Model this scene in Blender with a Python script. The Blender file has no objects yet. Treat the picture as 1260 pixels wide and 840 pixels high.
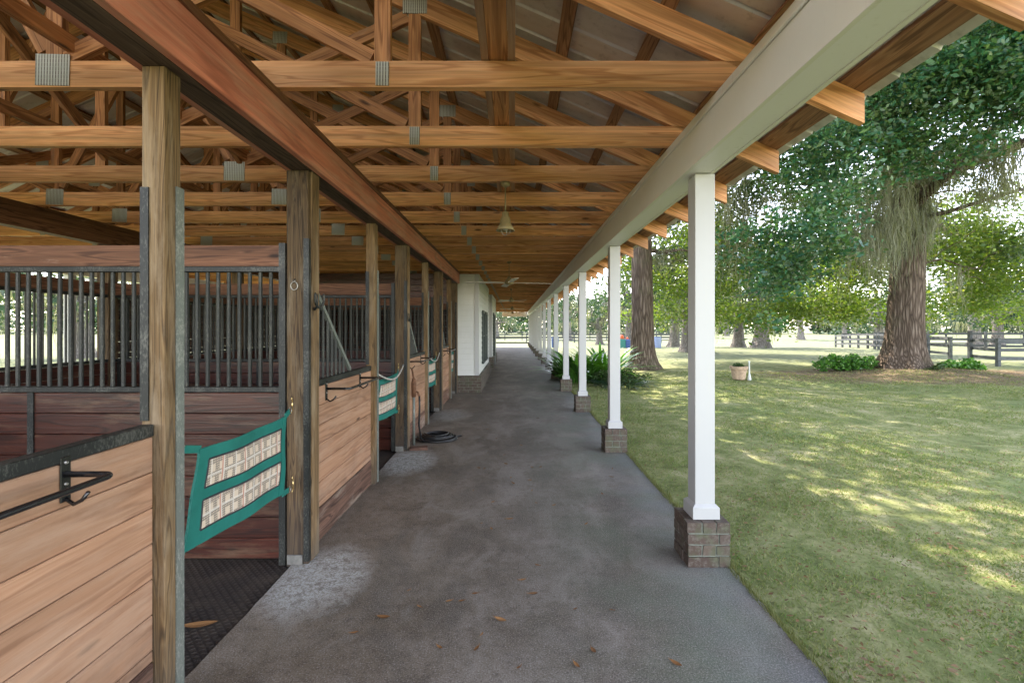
import bpy, bmesh, math, random
import numpy as np
from mathutils import Vector, Matrix, Quaternion
R = math.radians
rnd = random.Random(7)
rng = np.random.default_rng(11)
scn = bpy.context.scene
COL = scn.collection
CAMZ = 1.52; F = 580.0; VX = 632.8; VY = 402.6

def P(px, py, Y):
    return Vector(((px - VX) * Y / F, Y, CAMZ - (py - VY) * Y / F))

# ------------------------------------------------------------------ objects
def tag(o, label=None, cat=None, group=None, kind=None):
    if label: o['label'] = label
    if cat: o['category'] = cat
    if group: o['group'] = group
    if kind: o['kind'] = kind
    return o

def empty(name, loc, rz=0, parent=None):
    o = bpy.data.objects.new(name, None); COL.objects.link(o)
    o.empty_display_size = .1
    o.location = loc; o.rotation_euler = (0, 0, rz)
    if parent: o.parent = parent
    return o

def kids(o): return [c for c in list(COL.objects) if c.parent == o]
_kid = {}
def link_child(o, parent):
    o.parent = parent
    _kid.setdefault(parent.name, []).append(o)
def copy_tree(o, loc=None, parent=None, rz=None, scale=None):
    c = o.copy(); COL.objects.link(c)
    if parent is not None: link_child(c, parent)
    if loc is not None: c.location = loc
    if rz is not None: c.rotation_euler = (0, 0, rz)
    if scale is not None: c.scale = scale
    for ch in _kid.get(o.name, []): copy_tree(ch, None, c)
    return c

# ------------------------------------------------------------------ mesh builder
class MB:
    def __init__(s): s.v = []; s.f = []; s.pid = []
    def add(s, vs, fs, pid=None):
        b = len(s.v); pid = rnd.random() if pid is None else pid
        s.v += [tuple(v) for v in vs]; s.pid += [pid] * len(vs)
        s.f += [tuple(i + b for i in f) for f in fs]
        return s
    def box(s, x0, x1, y0, y1, z0, z1, pid=None, j=0):
        vs = [(x, y, z) for x in (x0, x1) for y in (y0, y1) for z in (z0, z1)]
        if j: vs = [tuple(c + rnd.uniform(-j, j) for c in v) for v in vs]
        return s.add(vs, [(0,1,3,2),(4,6,7,5),(0,4,5,1),(2,3,7,6),(0,2,6,4),(1,5,7,3)], pid)
    def cbox(s, x0, x1, y0, y1, z0, z1, c=.004, pid=None):
        """box with chamfered edges"""
        bm = bmesh.new(); bmesh.ops.create_cube(bm, size=1)
        for v in bm.verts:
            v.co = Vector(((x0+x1)/2 + v.co.x*(x1-x0), (y0+y1)/2 + v.co.y*(y1-y0), (z0+z1)/2 + v.co.z*(z1-z0)))
        bmesh.ops.bevel(bm, geom=list(bm.edges), offset=c, segments=1, affect='EDGES')
        bm.verts.index_update()
        s.add([v.co[:] for v in bm.verts], [[v.index for v in f.verts] for f in bm.faces], pid)
        bm.free(); return s
    def prism(s, poly, axis, a, b, pid=None):
        """poly: list of 2D points; axis 'y' -> (x,z) extruded in y; 'x' -> (y,z); 'z' -> (x,y)"""
        def mk(p, t):
            return {'y': (p[0], t, p[1]), 'x': (t, p[0], p[1]), 'z': (p[0], p[1], t)}[axis]
        n = len(poly); vs = [mk(p, a) for p in poly] + [mk(p, b) for p in poly]
        fs = [tuple(range(n)), tuple(range(2*n-1, n-1, -1))] + [(i, (i+1) % n, n+(i+1) % n, n+i) for i in range(n)]
        return s.add(vs, fs, pid)
    def bar(s, p0, p1, w, h=None, up=(0,0,1), pid=None):
        h = h or w; p0 = Vector(p0); p1 = Vector(p1); d = (p1-p0).normalized(); u = Vector(up)
        if abs(d.dot(u)) > .99: u = Vector((1,0,0))
        sx = d.cross(u).normalized(); sz = sx.cross(d).normalized()
        vs = [p + sx*a*w/2 + sz*b*h/2 for p in (p0, p1) for a in (-1,1) for b in (-1,1)]
        return s.add(vs, [(0,1,3,2),(4,6,7,5),(0,4,5,1),(2,3,7,6),(0,2,6,4),(1,5,7,3)], pid)
    def tube(s, pts, r, n=10, cap=True, pid=None, closed=False, flat=1.0):
        pts = [Vector(p) for p in pts]; m = len(pts)
        rs = r if isinstance(r, (list, tuple)) else [r]*m
        vs = []; prev = None
        for i, p in enumerate(pts):
            if closed: d = pts[(i+1) % m] - pts[i-1]
            else: d = pts[min(i+1, m-1)] - pts[max(i-1, 0)]
            d.normalize()
            if prev is None:
                u = Vector((0,0,1)) if abs(d.z) < .9 else Vector((1,0,0))
                a = d.cross(u).normalized()
            else: a = (prev - d*prev.dot(d)).normalized()
            prev = a; b = d.cross(a)
            for k in range(n):
                t = 2*math.pi*k/n
                vs.append(p + a*math.cos(t)*rs[i] + b*math.sin(t)*rs[i]*flat)
        fs = []
        for i in range(m if closed else m-1):
            i2 = (i+1) % m
            for k in range(n):
                fs.append((i*n+k, i*n+(k+1) % n, i2*n+(k+1) % n, i2*n+k))
        if cap and not closed:
            fs.append(tuple(range(n-1,-1,-1))); fs.append(tuple((m-1)*n+k for k in range(n)))
        return s.add(vs, fs, pid)
    def lathe(s, prof, c=(0,0,0), n=24, pid=None, close=True):
        vs = []; m = len(prof)
        for (r, z) in prof:
            for k in range(n):
                t = 2*math.pi*k/n; vs.append((c[0]+r*math.cos(t), c[1]+r*math.sin(t), c[2]+z))
        fs = [(i*n+k, i*n+(k+1) % n, (i+1)*n+(k+1) % n, (i+1)*n+k) for i in range(m-1) for k in range(n)]
        if close:
            fs.append(tuple(range(n-1,-1,-1))); fs.append(tuple((m-1)*n+k for k in range(n)))
        return s.add(vs, fs, pid)
    def build(s, name, mat, parent=None, loc=(0,0,0), smooth=False, origin=None):
        """origin: world point that becomes the object's origin (vertices are given in the parent's frame)"""
        me = bpy.data.meshes.new(name)
        vs = s.v
        if origin is not None:
            o_ = Vector(origin); vs = [(v[0]-o_.x, v[1]-o_.y, v[2]-o_.z) for v in vs]; loc = o_
        me.from_pydata(vs, [], s.f)
        bm = bmesh.new(); bm.from_mesh(me); bmesh.ops.recalc_face_normals(bm, faces=bm.faces); bm.to_mesh(me); bm.free()
        at = me.attributes.new('pid', 'FLOAT', 'POINT'); at.data.foreach_set('value', s.pid)
        if smooth:
            me.shade_smooth()
        me.materials.append(mat)
        o = bpy.data.objects.new(name, me); COL.objects.link(o); o.location = loc
        if parent is not None: link_child(o, parent)
        return o

def np_mesh(name, verts, nv, mat, pid, parent=None, loc=(0,0,0), smooth=False):
    """verts (N*nv,3) ordered per face"""
    N = len(verts)//nv
    me = bpy.data.meshes.new(name)
    me.vertices.add(len(verts)); me.vertices.foreach_set('co', np.ascontiguousarray(verts, dtype=np.float32).ravel())
    me.loops.add(len(verts)); me.loops.foreach_set('vertex_index', np.arange(len(verts), dtype=np.int32))
    me.polygons.add(N); me.polygons.foreach_set('loop_start', np.arange(0, N*nv, nv, dtype=np.int32))
    me.update(calc_edges=True)
    at = me.attributes.new('pid', 'FLOAT', 'POINT'); at.data.foreach_set('value', np.repeat(pid, nv).astype(np.float32))
    me.materials.append(mat)
    o = bpy.data.objects.new(name, me); COL.objects.link(o); o.location = loc
    if parent is not None: link_child(o, parent)
    return o

def board(name, p0, p1, w, h, mat, parent, plumb=0.0, c=.0):
    """a timber whose local X is its grain; plumb = slope for plumb end cuts"""
    p0 = Vector(p0); p1 = Vector(p1); d = p1-p0; L = d.length; d.normalize()
    u = Vector((0,0,1)) if abs(d.z) < .99 else Vector((1,0,0))
    y = u.cross(d).normalized(); z = d.cross(y)
    m = Matrix((d, y, z)).transposed()
    mb = MB()
    if plumb:
        k = h/2*plumb
        mb.prism([(-L/2-k,-h/2),(L/2-k,-h/2),(L/2+k,h/2),(-L/2+k,h/2)], 'y', -w/2, w/2, 0)
    elif c: mb.cbox(-L/2, L/2, -w/2, w/2, -h/2, h/2, c, 0)
    else: mb.box(-L/2, L/2, -w/2, w/2, -h/2, h/2, 0)
    o = mb.build(name, mat, parent)
    o.location = (p0+p1)/2; o.rotation_euler = m.to_euler()
    return o

# ------------------------------------------------------------------ materials
class NT:
    def __init__(s, name):
        s.m = bpy.data.materials.new(name); s.m.use_nodes = True; s.t = s.m.node_tree
        s.b = s.t.nodes['Principled BSDF']; s.out = s.t.nodes['Material Output']
    def n(s, typ, **kw):
        n = s.t.nodes.new(typ)
        for k, v in kw.items():
            if k.startswith('i_'):
                n.inputs[int(k[2:])].default_value = v
            else: setattr(n, k, v)
        return n
    def l(s, a, b): s.t.links.new(a, b)
    def math(s, op, a, b=0.0, c=None, clamp=False):
        n = s.n('ShaderNodeMath', operation=op, use_clamp=clamp)
        for i, x in enumerate((a, b) if c is None else (a, b, c)):
            if hasattr(x, 'links'): s.l(x, n.inputs[i])
            else: n.inputs[i].default_value = x
        return n.outputs[0]
    def vmath(s, op, a, b):
        n = s.n('ShaderNodeVectorMath', operation=op)
        for i, x in enumerate((a, b)):
            if hasattr(x, 'links'): s.l(x, n.inputs[i])
            else: n.inputs[i].default_value = x
        return n.outputs[0]
    def mapr(s, a, f0, f1, t0=0.0, t1=1.0):
        n = s.n('ShaderNodeMapRange'); s.l(a, n.inputs[0])
        for i, v in enumerate((f0, f1, t0, t1)): n.inputs[i+1].default_value = v
        return n.outputs[0]
    def noise(s, vec, scale, detail=4, rough=.55, dist=0.0):
        n = s.n('ShaderNodeTexNoise'); s.l(vec, n.inputs['Vector'])
        n.inputs['Scale'].default_value = scale; n.inputs['Detail'].default_value = detail
        n.inputs['Roughness'].default_value = rough; n.inputs['Distortion'].default_value = dist
        return n.outputs[0]
    def mix(s, fac, a, b, bt='MIX'):
        n = s.n('ShaderNodeMix', data_type='RGBA', blend_type=bt)
        for i, x in ((0, fac), (6, a), (7, b)):
            if hasattr(x, 'links'): s.l(x, n.inputs[i])
            else: n.inputs[i].default_value = x if i == 0 else (*x, 1)
        return n.outputs[2]
    def ramp(s, fac, stops):
        n = s.n('ShaderNodeValToRGB'); s.l(fac, n.inputs[0]); e = n.color_ramp.elements
        while len(e) < len(stops): e.new(.5)
        for i, (p, c) in enumerate(stops): e[i].position = p; e[i].color = (*c, 1)
        return n.outputs[0]
    def obj(s): return s.n('ShaderNodeTexCoord').outputs['Object']
    def pos(s): return s.n('ShaderNodeNewGeometry').outputs['Position']
    def attr(s): return s.n('ShaderNodeAttribute', attribute_name='pid').outputs['Fac']
    def map(s, vec, scale=(1,1,1), loc=(0,0,0)):
        n = s.n('ShaderNodeMapping'); s.l(vec, n.inputs[0]); n.inputs['Scale'].default_value = scale
        n.inputs['Location'].default_value = loc; return n.outputs[0]
    def bump(s, h, strength, dist=.01):
        n = s.n('ShaderNodeBump'); s.l(h, n.inputs['Height']); n.inputs['Strength'].default_value = strength
        n.inputs['Distance'].default_value = dist; s.l(n.outputs[0], s.b.inputs['Normal']); return n
    def base(s, c):
        if hasattr(c, 'links'): s.l(c, s.b.inputs['Base Color'])
        else: s.b.inputs['Base Color'].default_value = (*c, 1)
    def set(s, rough=.6, metal=0., spec=None):
        if hasattr(rough, 'links'): s.l(rough, s.b.inputs['Roughness'])
        else: s.b.inputs['Roughness'].default_value = rough
        s.b.inputs['Metallic'].default_value = metal
        if spec is not None: s.b.inputs['Specular IOR Level'].default_value = spec
        return s.m

def plain(name, col, rough=.6, metal=0., var=.15, scale=30, spec=None):
    t = NT(name); n = t.noise(t.obj(), scale, 4)
    k = t.mapr(n, .3, .7, 1-var, 1+var)
    t.base(t.mix(1.0, col, k, 'MULTIPLY')); t.bump(n, .15, .003)
    return t.set(rough, metal, spec)

def wood(name, light, mid, dark, rings=34, wear=0., wearcol=(.5,.45,.4), rough=.62, knots=True, seed=0.0, gs=12, st=(.72,1.18), fine=1., soil=None, spec=.3):
    t = NT(name); o = t.obj()
    rn = t.n('ShaderNodeObjectInfo').outputs['Random']; pid = t.attr()
    off = t.math('ADD', t.math('MULTIPLY', rn, 37.0), t.math('MULTIPLY', pid, 91.0))
    cmb = t.n('ShaderNodeCombineXYZ'); t.l(off, cmb.inputs[0]); t.l(off, cmb.inputs[1]); t.l(off, cmb.inputs[2])
    p = t.vmath('ADD', o, cmb.outputs[0])
    g = t.noise(t.map(p, (.8, gs, gs), (seed,0,0)), 1.0, 2.5, .5, .3)
    ring = t.math('SINE', t.math('MULTIPLY', g, rings*2.0))
    ring = t.mapr(ring, -1, 1); streak = t.noise(t.map(p, (.5, 30, 30)), 1.0, 4, .6)
    fib = t.noise(t.map(p, (3.5, 170, 170)), 1.0, 3, .6)
    big = t.noise(t.map(p, (.9, 3, 3)), 1.0, 3)
    col = t.ramp(ring, [(0, mid), (.55, light), (.82, mid), (1, dark)])
    col = t.mix(t.mapr(fib, .35, .75, 0, .5*fine), col, dark)
    tone = t.math('MULTIPLY', t.mapr(big, .3, .7, .78, 1.2), t.mapr(t.math('FRACT', t.math('MULTIPLY', off, 3.17)), 0, 1, .82, 1.15))
    col = t.mix(1.0, col, tone, 'MULTIPLY'); col = t.mix(1.0, col, t.mapr(streak, .35, .65, *st), 'MULTIPLY')
    if knots:
        v = t.n('ShaderNodeTexVoronoi', feature='F1'); t.l(t.map(p, (2.1, 7.0, 7.0)), v.inputs['Vector']); v.inputs['Scale'].default_value = 1.0
        d = v.outputs['Distance']
        pick = t.math('GREATER_THAN', t.n('ShaderNodeSeparateColor').outputs[0], .6)
        sep = pick.node.inputs[0].links[0].from_node; t.l(v.outputs['Color'], sep.inputs[0])
        kk = t.math('MULTIPLY', t.mapr(d, .06, .13, 1, 0), pick)
        col = t.mix(kk, col, tuple(c*.35 for c in dark))
    if wear:
        w = t.noise(t.map(p, (1.6, 9, 9)), 1.0, 8, .7)
        w = t.mapr(w, .62-wear*.25, .72, 0, .85)
        col = t.mix(w, col, wearcol)
    if soil:
        sp = t.n('ShaderNodeSeparateXYZ'); t.l(t.pos(), sp.inputs[0])
        n2 = t.noise(t.pos(), 7, 5)
        s_ = t.mapr(t.math('ADD', sp.outputs[2], t.math('MULTIPLY', n2, -.5)), -.3, .15, .8, 0)
        col = t.mix(s_, col, soil)
    t.base(col)
    hb = t.math('ADD', t.math('MULTIPLY', ring, .4), fib)
    t.bump(hb, .35, .002)
    return t.set(rough, 0, spec)

M = {}
M['pine'] = wood('pine', (.78,.40,.18), (.70,.33,.14), (.52,.22,.085), 18, rough=.55, fine=.8)
M['pine_dark'] = wood('pine_dark', (.55,.26,.11), (.46,.20,.078), (.25,.10,.038), 22, wear=.1, wearcol=(.3,.2,.14))
M['purlin'] = wood('purlin', (.46,.25,.13), (.37,.18,.085), (.2,.095,.045), 24)
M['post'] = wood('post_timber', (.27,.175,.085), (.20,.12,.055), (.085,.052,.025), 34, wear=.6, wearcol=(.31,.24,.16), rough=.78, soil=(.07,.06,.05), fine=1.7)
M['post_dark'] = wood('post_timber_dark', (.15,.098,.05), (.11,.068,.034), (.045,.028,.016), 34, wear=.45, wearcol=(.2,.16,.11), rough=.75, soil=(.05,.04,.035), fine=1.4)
M['wall'] = wood('wall_plank', (.38,.215,.13), (.34,.185,.108), (.26,.135,.078), 13, st=(.86,1.08), wear=.7, wearcol=(.41,.27,.185), rough=.74, fine=1.0, soil=(.10,.07,.055))
M['kick'] = wood('kick_board', (.2,.11,.075), (.15,.08,.055), (.07,.035,.025), 22, wear=.35, wearcol=(.3,.25,.2), rough=.75)
M['maroon'] = wood('maroon_plank', (.085,.021,.011), (.062,.014,.008), (.028,.007,.004), 20, wear=.35, wearcol=(.15,.09,.055), rough=.36, spec=.5)
M['redbeam'] = wood('red_beam', (.74,.275,.19), (.68,.23,.155), (.5,.16,.11), 10, st=(.82,1.12), wear=.75, wearcol=(.60,.34,.26), rough=.6, knots=False)
M['soffit'] = wood('soffit_board', (.16,.105,.08), (.115,.07,.052), (.06,.036,.028), 20, wear=.12, wearcol=(.24,.2,.17), rough=.7)
M['header'] = wood('header_board', (.22,.10,.055), (.165,.07,.037), (.085,.034,.018), 24, wear=.1, wearcol=(.35,.22,.16), rough=.6)
M['fencewood'] = wood('fence_board', (.12,.13,.13), (.09,.1,.1), (.05,.055,.055), 20, rough=.8, knots=False)

def m_white(name, col, grime=.2):
    t = NT(name); o = t.pos()
    n = t.noise(o, 2.2, 5); n2 = t.noise(t.map(o, (30,30,3)), 1, 4)
    c = t.mix(t.mapr(n, .4, .75, 0, grime), col, tuple(x*.8 for x in col))
    c = t.mix(t.mapr(n2, .62, .8, 0, .35), c, (.5,.49,.43))
    t.base(c); t.bump(t.noise(t.map(o, (60,60,6)), 1, 3), .06, .002)
    return t.set(.42)
M['white'] = m_white('white_paint', (.46,.47,.465))
M['cream'] = m_white('cream_paint', (.78,.76,.70), .3)
M['lit_soffit'] = m_white('lit_soffit_paint', (.82,.80,.80), .1)  # beam paint with the lawn's bounce light put into its colour
M['siding'] = m_white('siding_paint', (.66,.68,.65), .3)

def m_metal(name, col, edge=(.25,.28,.26), amt=.5, rough=.5):
    t = NT(name); o = t.pos()
    n = t.noise(t.map(o, (1,1,.45)), 130, 8, .75); n2 = t.noise(o, 5, 4)
    k = t.mapr(t.math('ADD', n, t.math('MULTIPLY', n2, .5)), .76, .9, 0, amt)
    t.base(t.mix(k, col, edge)); t.bump(n, .25, .002)
    return t.set(rough, .25)
M['blackmetal'] = m_metal('black_painted_metal', (.012,.014,.013), (.15,.15,.13), .5)
M['bars'] = m_metal('grille_bar_metal', (.018,.021,.019), (.13,.13,.105), .5, .5)
M['greybar'] = m_metal('pale_grille_metal', (.15,.17,.15), (.42,.42,.37), .55, .5)
M['tubeblack'] = plain('gloss_black_tube', (.012,.012,.013), .22, 0, .1, spec=.7)
M['galv'] = None
def m_plate():
    t = NT('gusset_plate_steel'); o = t.obj()
    sp = t.n('ShaderNodeSeparateXYZ'); t.l(o, sp.inputs[0])
    w = t.math('SINE', t.math('MULTIPLY', sp.outputs[0], 420.))
    w2 = t.math('SINE', t.math('MULTIPLY', sp.outputs[2], 300.))
    k = t.mapr(t.math('MULTIPLY', t.mapr(w, -.2, .7), t.mapr(w2, -1.6, -.7)), 0, 1)
    n = t.noise(o, 30, 3)
    c = t.mix(k, (.50,.49,.42), (.14,.12,.09)); c = t.mix(t.mapr(n, .4, .7, 0, .5), c, (.33,.34,.27))
    t.base(c); t.bump(k, .5, -.003); return t.set(.5, .35)
M['plate'] = m_plate()
def m_roof():
    t = NT('roof_sheet_metal'); o = t.pos()
    n = t.noise(t.map(o, (.8, 2.5, .8)), 1, 6, .6); n2 = t.noise(o, 14, 5, .7)
    c = t.ramp(n, [(.3, (.40,.37,.35)), (.5, (.66,.63,.60)), (.7, (.52,.43,.36))])
    c = t.mix(t.mapr(n2, .55, .75, 0, .5), c, (.2,.17,.15))
    t.base(c); t.bump(n2, .12, .004); return t.set(t.mapr(n, .3, .7, .35, .55), .4)
M['roof'] = m_roof()

def m_concrete():
    t = NT('concrete_floor'); o = t.pos()
    sp = t.n('ShaderNodeSeparateXYZ'); t.l(o, sp.inputs[0]); X, Y = sp.outputs[0], sp.outputs[1]
    a = t.noise(o, .9, 7, .65); b = t.noise(o, 5, 8, .7); c = t.noise(o, 60, 5, .7); fin = t.noise(o, 130, 4, .8)
    e = t.noise(o, 17, 8, .75)
    col = t.ramp(a, [(.36, (.105,.087,.066)), (.47, (.155,.133,.105)), (.56, (.205,.183,.152)), (.66, (.13,.113,.09))])
    col = t.mix(t.mapr(b, .46, .6, 0, .55), col, (.25,.225,.195))
    col = t.mix(t.mapr(e, .5, .36, 0, .6), col, (.085,.07,.055))
    wx = t.math('MULTIPLY', t.mapr(X, .3, -.9), .5); col = t.mix(wx, col, t.mix(1.0, col, (1.12,.93,.74), 'MULTIPLY'))
    st2 = t.noise(t.map(o, (1.3,.7,1)), 1.7, 6, .6, .8); col = t.mix(t.mapr(st2, .5, .62, 0, .5), col, (.095,.083,.066)); col = t.mix(t.mapr(st2, .46, .38, 0, .4), col, (.29,.27,.235))
    # algae tint towards the open side
    gx = t.math('MULTIPLY', t.mapr(X, .0, 1.1), t.mapr(t.noise(o, 1.6, 4), .38, .62))
    col = t.mix(t.math('MULTIPLY', gx, .75), col, (.115,.155,.105))
    # bluish tint along the slab edge
    bx = t.math('MULTIPLY', t.mapr(X, .75, 1.3), t.mapr(t.noise(o, 2.3, 4), .4, .6, .3, 1))
    col = t.mix(t.math('MULTIPLY', bx, .5), col, (.17,.19,.20))
    # chalky worn patches (peeled paint, spilled lime)
    def patch(cx, cy, rx, ry, edge=.35):
        dx = t.math('DIVIDE', t.math('SUBTRACT', X, cx), rx); dy = t.math('DIVIDE', t.math('SUBTRACT', Y, cy), ry)
        d = t.math('ADD', t.math('MULTIPLY', dx, dx), t.math('MULTIPLY', dy, dy))
        d = t.math('ADD', d, t.math('MULTIPLY', t.math('SUBTRACT', b, .5), 2.2))
        return t.mapr(d, 1+edge, 1-edge)
    p = t.math('MAXIMUM', patch(-1.2, 2.85, .27, .36, .7), patch(-1.2, 5.35, .28, .45, .6))
    p = t.math('MAXIMUM', p, t.math('MULTIPLY', patch(-1.1, 8.2, .3, .5, .8), .6))
    hole = t.math('MULTIPLY', t.mapr(c, .47, .56, 1, .25), t.mapr(e, .42, .52, .35, 1))
    col = t.mix(t.math('MULTIPLY', t.math('MULTIPLY', p, hole), .95), col, (.55,.56,.53))
    # white speckle trail
    tr = t.math('MULTIPLY', t.mapr(t.math('ABSOLUTE', t.math('ADD', X, .72)), .55, .1), t.mapr(c, .6, .68))
    tr = t.math('MULTIPLY', tr, t.mapr(b, .5, .6))
    col = t.mix(t.math('MULTIPLY', tr, .7), col, (.42,.42,.39))
    col = t.mix(t.mapr(fin, .54, .62, 0, .75), col, (.36,.34,.31))
    col = t.mix(t.mapr(fin, .47, .38, 0, .7), col, (.06,.05,.042))
    col = t.mix(t.mapr(c, .44, .34, 0, .5), col, (.065,.055,.047))
    t.base(col)
    # control joints
    jt = t.math('PINGPONG', t.math('ADD', Y, .6), 1.5)
    t.bump(t.math('ADD', t.math('MULTIPLY', c, .5), t.math('MULTIPLY', b, 1.0)), .35, .006)
    return t.set(t.mapr(b, .35, .65, .62, .85), 0, .25)
M['concrete'] = m_concrete()
def m_mat():
    t = NT('stall_rubber_mat'); o = t.pos()
    sp = t.n('ShaderNodeSeparateXYZ'); t.l(o, sp.inputs[0]); X, Y = sp.outputs[0], sp.outputs[1]
    u = t.math('SINE', t.math('MULTIPLY', t.math('ADD', X, Y), 130.)); v = t.math('SINE', t.math('MULTIPLY', t.math('SUBTRACT', X, Y), 130.))
    k = t.math('MAXIMUM', u, v); n = t.noise(o, 5, 6)
    c = t.mix(t.mapr(k, .5, .95), (.05,.042,.036), (.022,.019,.017))
    c = t.mix(t.mapr(n, .45, .7, 0, .7), c, (.10,.08,.06))
    t.base(c); t.bump(k, .5, .004); return t.set(.6, 0, .35)
M['mat'] = m_mat()

def m_brick():
    t = NT('worn_brick'); o = t.obj(); pid = t.attr()
    n = t.noise(o, 40, 6, .7); n2 = t.noise(o, 9, 4)
    wn = t.n('ShaderNodeTexWhiteNoise', noise_dimensions='1D'); t.l(t.math('MULTIPLY', pid, 77.), wn.inputs['W'])
    c = t.ramp(wn.outputs['Value'], [(0, (.055,.038,.03)), (.35, (.085,.055,.04)), (.65, (.085,.062,.05)), (1, (.12,.09,.065))])
    c = t.mix(t.mapr(n, .48, .62, 0, .65), c, (.16,.145,.12)); c = t.mix(t.mapr(n2, .5, .65, 0, .6), c, (.08,.1,.05))
    t.base(c); t.bump(n, .8, .008); return t.set(.85)
M['brick'] = m_brick()
M['mortar'] = plain('mortar', (.17,.19,.155), .9, 0, .3, 25)

def m_grassground():
    t = NT('lawn_ground'); o = t.pos()
    sp = t.n('ShaderNodeSeparateXYZ'); t.l(o, sp.inputs[0]); X, Y = sp.outputs[0], sp.outputs[1]
    a = t.noise(o, .35, 5, .6); b = t.noise(o, 2.2, 7, .7, .6); c = t.noise(o, 22, 6, .75); d = t.noise(o, 90, 4, .8)
    col = t.ramp(b, [(.36, (.125,.155,.055)), (.48, (.20,.23,.09)), (.57, (.29,.295,.14)), (.66, (.38,.36,.21))])
    col = t.mix(t.mapr(a, .5, .66, 0, .7), col, (.10,.17,.05))
    col = t.mix(t.mapr(c, .55, .68, 0, .55), col, (.30,.28,.15))
    col = t.mix(t.mapr(c, .45, .36, 0, .6), col, (.075,.08,.035))
    col = t.mix(t.mapr(d, .56, .68, 0, .35), col, (.14,.085,.045))
    # dry, pale pasture beyond the trees
    edge = t.math('ADD', Y, t.math('MULTIPLY', t.math('SUBTRACT', a, .5), 8.))
    fld = t.mapr(edge, 15, 24)
    past = t.ramp(b, [(.3, (.125,.155,.078)), (.7, (.19,.205,.125))])
    col = t.mix(fld, col, past)
    # leaf litter bed under the big oak
    dx = t.math('DIVIDE', t.math('SUBTRACT', X, 14.2), 6.5); dy = t.math('DIVIDE', t.math('SUBTRACT', Y, 14.9), 2.6)
    dd = t.math('ADD', t.math('ADD', t.math('MULTIPLY', dx, dx), t.math('MULTIPLY', dy, dy)), t.math('MULTIPLY', t.math('SUBTRACT', b, .5), 1.6))
    lit = t.mapr(dd, 1.25, .8)
    lc = t.ramp(c, [(.35, (.055,.04,.028)), (.5, (.15,.105,.07)), (.65, (.26,.2,.15))])
    col = t.mix(t.math('MULTIPLY', lit, .85), col, lc)
    t.base(col); t.bump(t.math('ADD', c, t.math('MULTIPLY', b, 1.5)), .7, .03); return t.set(.9, 0, .1)
M['lawn'] = m_grassground()

def m_leaf(name, cols, trans=.35, rough=.5, spec=.3):
    t = NT(name); pid = t.attr()
    wn = t.n('ShaderNodeTexWhiteNoise', noise_dimensions='1D'); t.l(t.math('MULTIPLY', pid, 991.), wn.inputs['W'])
    n = len(cols); c = t.ramp(wn.outputs['Value'], [(i/(n-1), k) for i, k in enumerate(cols)])
    t.base(c); t.set(rough, 0, spec)
    if trans:
        tr = t.n('ShaderNodeBsdfTranslucent'); t.l(t.mix(1.0, c, (1.6,1.7,.7), 'MULTIPLY'), tr.inputs[0])
        mx = t.n('ShaderNodeMixShader'); mx.inputs[0].default_value = trans
        t.l(t.b.outputs[0], mx.inputs[1]); t.l(tr.outputs[0], mx.inputs[2]); t.l(mx.outputs[0], t.out.inputs[0])
    return t.m
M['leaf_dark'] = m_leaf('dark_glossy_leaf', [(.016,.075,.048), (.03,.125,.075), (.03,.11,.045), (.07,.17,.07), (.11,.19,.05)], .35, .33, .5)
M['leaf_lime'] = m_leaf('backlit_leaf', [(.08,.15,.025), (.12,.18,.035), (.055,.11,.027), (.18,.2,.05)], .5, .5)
M['leaf_mid'] = m_leaf('oak_leaf', [(.035,.085,.03), (.055,.11,.035), (.04,.07,.028), (.09,.13,.045)], .35, .45)
M['leaf_far'] = m_leaf('far_leaf', [(.03,.065,.04), (.04,.085,.05), (.06,.09,.045), (.025,.06,.045)], .25, .6)
M['leaf_plant'] = m_leaf('plant_leaf', [(.03,.12,.02), (.06,.2,.03), (.1,.26,.04), (.02,.07,.02)], .3, .35, .5)
M['leaf_ginger'] = m_leaf('ginger_leaf', [(.06,.22,.02), (.1,.32,.03), (.16,.38,.05), (.04,.12,.02)], .4, .35, .5)
M['leaf_deep'] = m_leaf('deep_green_leaf', [(.012,.045,.022), (.02,.06,.03), (.03,.07,.045)], .15, .35, .5)
M['moss'] = m_leaf('spanish_moss', [(.12,.135,.10), (.19,.2,.15), (.27,.275,.215)], .3, .9, .1)
M['blade'] = m_leaf('grass_blade', [(.12,.165,.055), (.18,.22,.085), (.26,.27,.12), (.34,.32,.18), (.13,.18,.065), (.10,.2,.055), (.22,.24,.1)], .3, .7, .15)
M['edge'] = m_leaf('edge_blade', [(.06,.08,.03), (.12,.14,.05), (.2,.19,.09), (.08,.11,.035)], .2, .8, .1)
M['litter'] = m_leaf('fallen_leaf', [(.11,.065,.035), (.2,.12,.06), (.3,.21,.13), (.07,.045,.03)], .1, .8, .1)
M['dryleaf'] = m_leaf('dry_leaf', [(.16,.07,.03), (.3,.16,.07), (.24,.11,.04), (.1,.06,.035)], 0, .7, .2)
def m_bark(name, a, b, c):
    t = NT(name); o = t.obj()
    n = t.noise(t.map(o, (7, 7, 1.3)), 1, 8, .7, .8); v = t.n('ShaderNodeTexVoronoi', feature='DISTANCE_TO_EDGE')
    t.l(t.map(t.vmath('ADD', o, t.map(t.n('ShaderNodeTexNoise').outputs[1], (.2,.2,.2))), (13, 13, 1.5)), v.inputs['Vector']); v.inputs['Scale'].default_value = 1
    h = t.math('ADD', t.mapr(v.outputs['Distance'], 0, .35), n)
    col = t.ramp(t.mapr(h, .35, 1.5), [(0, a), (.5, b), (1, c)])
    g = t.noise(o, 1.2, 4); col = t.mix(t.mapr(g, .55, .7, 0, .4), col, (.12,.13,.07))
    t.base(col); t.bump(h, .9, .04); return t.set(.9, 0, .15)
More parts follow.
